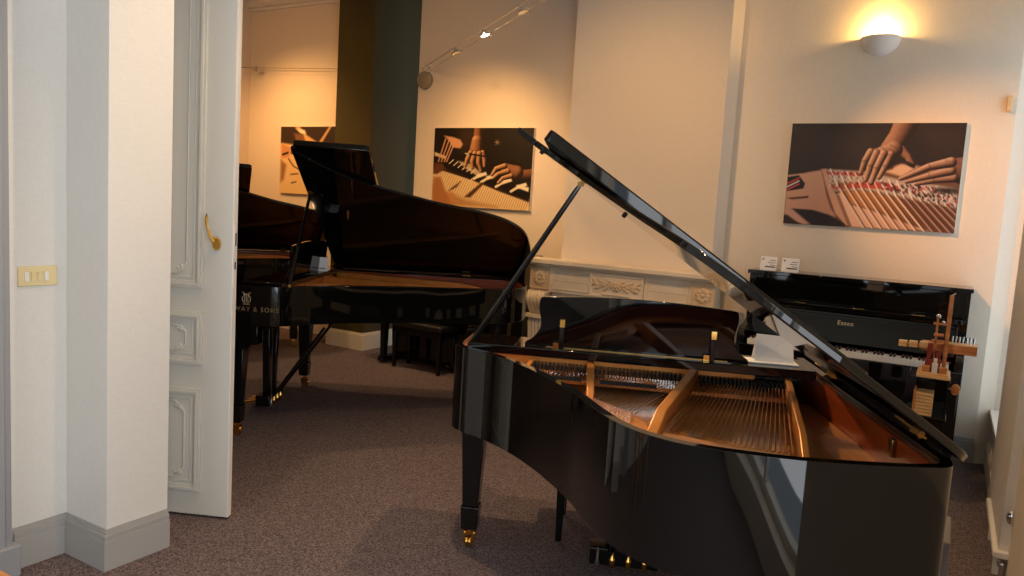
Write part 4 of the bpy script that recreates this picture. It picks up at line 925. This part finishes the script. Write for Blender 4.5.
# daylight through the three windows (lamps stand outside the openings)
area('daylight_far_window', (0.72, 5.62, 1.8), (0, PI / 2, 0), 2.7, 1.1, 7.5, (0.76, 0.88, 1.0))
area('daylight_near_window', (0.72, 0.22, 1.65), (0, PI / 2, 0), 2.6, 2.1, 66, (0.96, 0.98, 1.0))
area('daylight_shop_window', (-1.5, -3.55, 1.65), (PI / 2, 0, 0), 2.7, 2.5, 38, (0.88, 0.94, 1.0))
# cable spots, print and pillar lamps; the fill spots are added for brightness
spot('spot_on_left_print', (-3.75, 5.22, 2.80), (-3.98, 6.22, 1.7), 62, 120, 1.0, (1.0, 0.52, 0.17))
spot('spot_on_amber_print', (-6.7, 5.2, 3.0), (-6.55, 6.36, 1.8), 95, 125, 1.0, (1.0, 0.50, 0.16))
spot('spot_on_large_print', (-1.75, 4.2, 3.4), (0.30, 6.13, 1.6), 360, 40, 1.0, (1.0, 0.46, 0.15))
spot('spot_on_pillar', (-1.7, 2.6, 3.4), (-2.86, 1.95, 2.0), 120, 40, 1.0, (1.0, 0.72, 0.46))
spot('chimney_fill', (-1.9, 3.4, 3.6), (-2.3, 5.8, 1.7), 150, 75, 1.0, (1.0, 0.56, 0.23))  # wall-wash spot added to warm the chimney breast, no lamp visible
spot('far_wall_fill', (-4.0, 3.2, 3.6), (-4.6, 6.2, 2.1), 70, 75, 1.0, (1.0, 0.53, 0.2))  # added wall wash, brightens the wall around the small print
spot('left_wall_fill', (-5.6, 3.6, 3.6), (-6.8, 6.36, 2.3), 80, 80, 1.0, (1.0, 0.50, 0.17))  # added broad warm wash for the wall beside the olive pier
spot('strings_fill', (-3.3, 5.06, 2.86), (-0.55, 2.65, 0.9), 330, 32, 0.8, WARM2)  # added at the lit cable spot to brighten the open piano's inside
point('sconce_bulb', (-0.607, YB - 0.055, 2.965), 20, (1.0, 0.58, 0.16), 0.03)
for i, (x, y, pw) in enumerate(((-1.0, 3.6, 150), (-3.7, 4.9, 110), (-5.6, 4.8, 110), (-1.5, 2.0, 130), (-1.8, 0.2, 30))):
    spot('ceiling_fill', (x, y, 3.7), (x, y, 0), pw, 95, 0.9, WARM2, 0.05)  # unseen ceiling lamps, added as general warm fill

wd = bpy.data.worlds.new('sky'); sc.world = wd; wd.use_nodes = True
wd.node_tree.nodes['Background'].inputs['Color'].default_value = (0.75, 0.87, 1.0, 1); wd.node_tree.nodes['Background'].inputs['Strength'].default_value = 1.0

# ------------------------------------------------------------------ camera
f_px = 756.29; roll, pitch, yaw = 6.10603472e-02, 1.03613559e-01, 5.23644639e-01
def rot():
    cr, sr, cp, sp, c, s = math.cos(roll), math.sin(roll), math.cos(pitch), math.sin(pitch), math.cos(yaw), math.sin(yaw)
    Ry = np.array([[c, 0, s], [0, 1, 0], [-s, 0, c]]); Rx = np.array([[1, 0, 0], [0, cp, -sp], [0, sp, cp]]); Rz = np.array([[cr, -sr, 0], [sr, cr, 0], [0, 0, 1]])
    m = Rz @ Rx @ Ry; return np.stack([m[:, 0], m[:, 2], -m[:, 1]], 1)
Wc = rot()
cam = bpy.data.cameras.new('camera'); co = bpy.data.objects.new('camera', cam); COL.objects.link(co)
cam.sensor_width = 36; cam.lens = f_px / 1024 * 36; cam.clip_start = 0.02
co.matrix_world = frame((0, 0, 1.57), Wc[0], -Wc[1], -Wc[2])
sc.camera = co
sc.view_settings.view_transform = 'Standard'; sc.view_settings.look = 'None'; sc.view_settings.exposure = 0.0; sc.view_settings.gamma = 1.0; sc.view_settings.use_curve_mapping = False
sc.cycles.use_denoising = True
sc.cycles.max_bounces = 8; sc.cycles.caustics_reflective = False; sc.cycles.caustics_refractive = False; sc.cycles.sample_clamp_indirect = 6
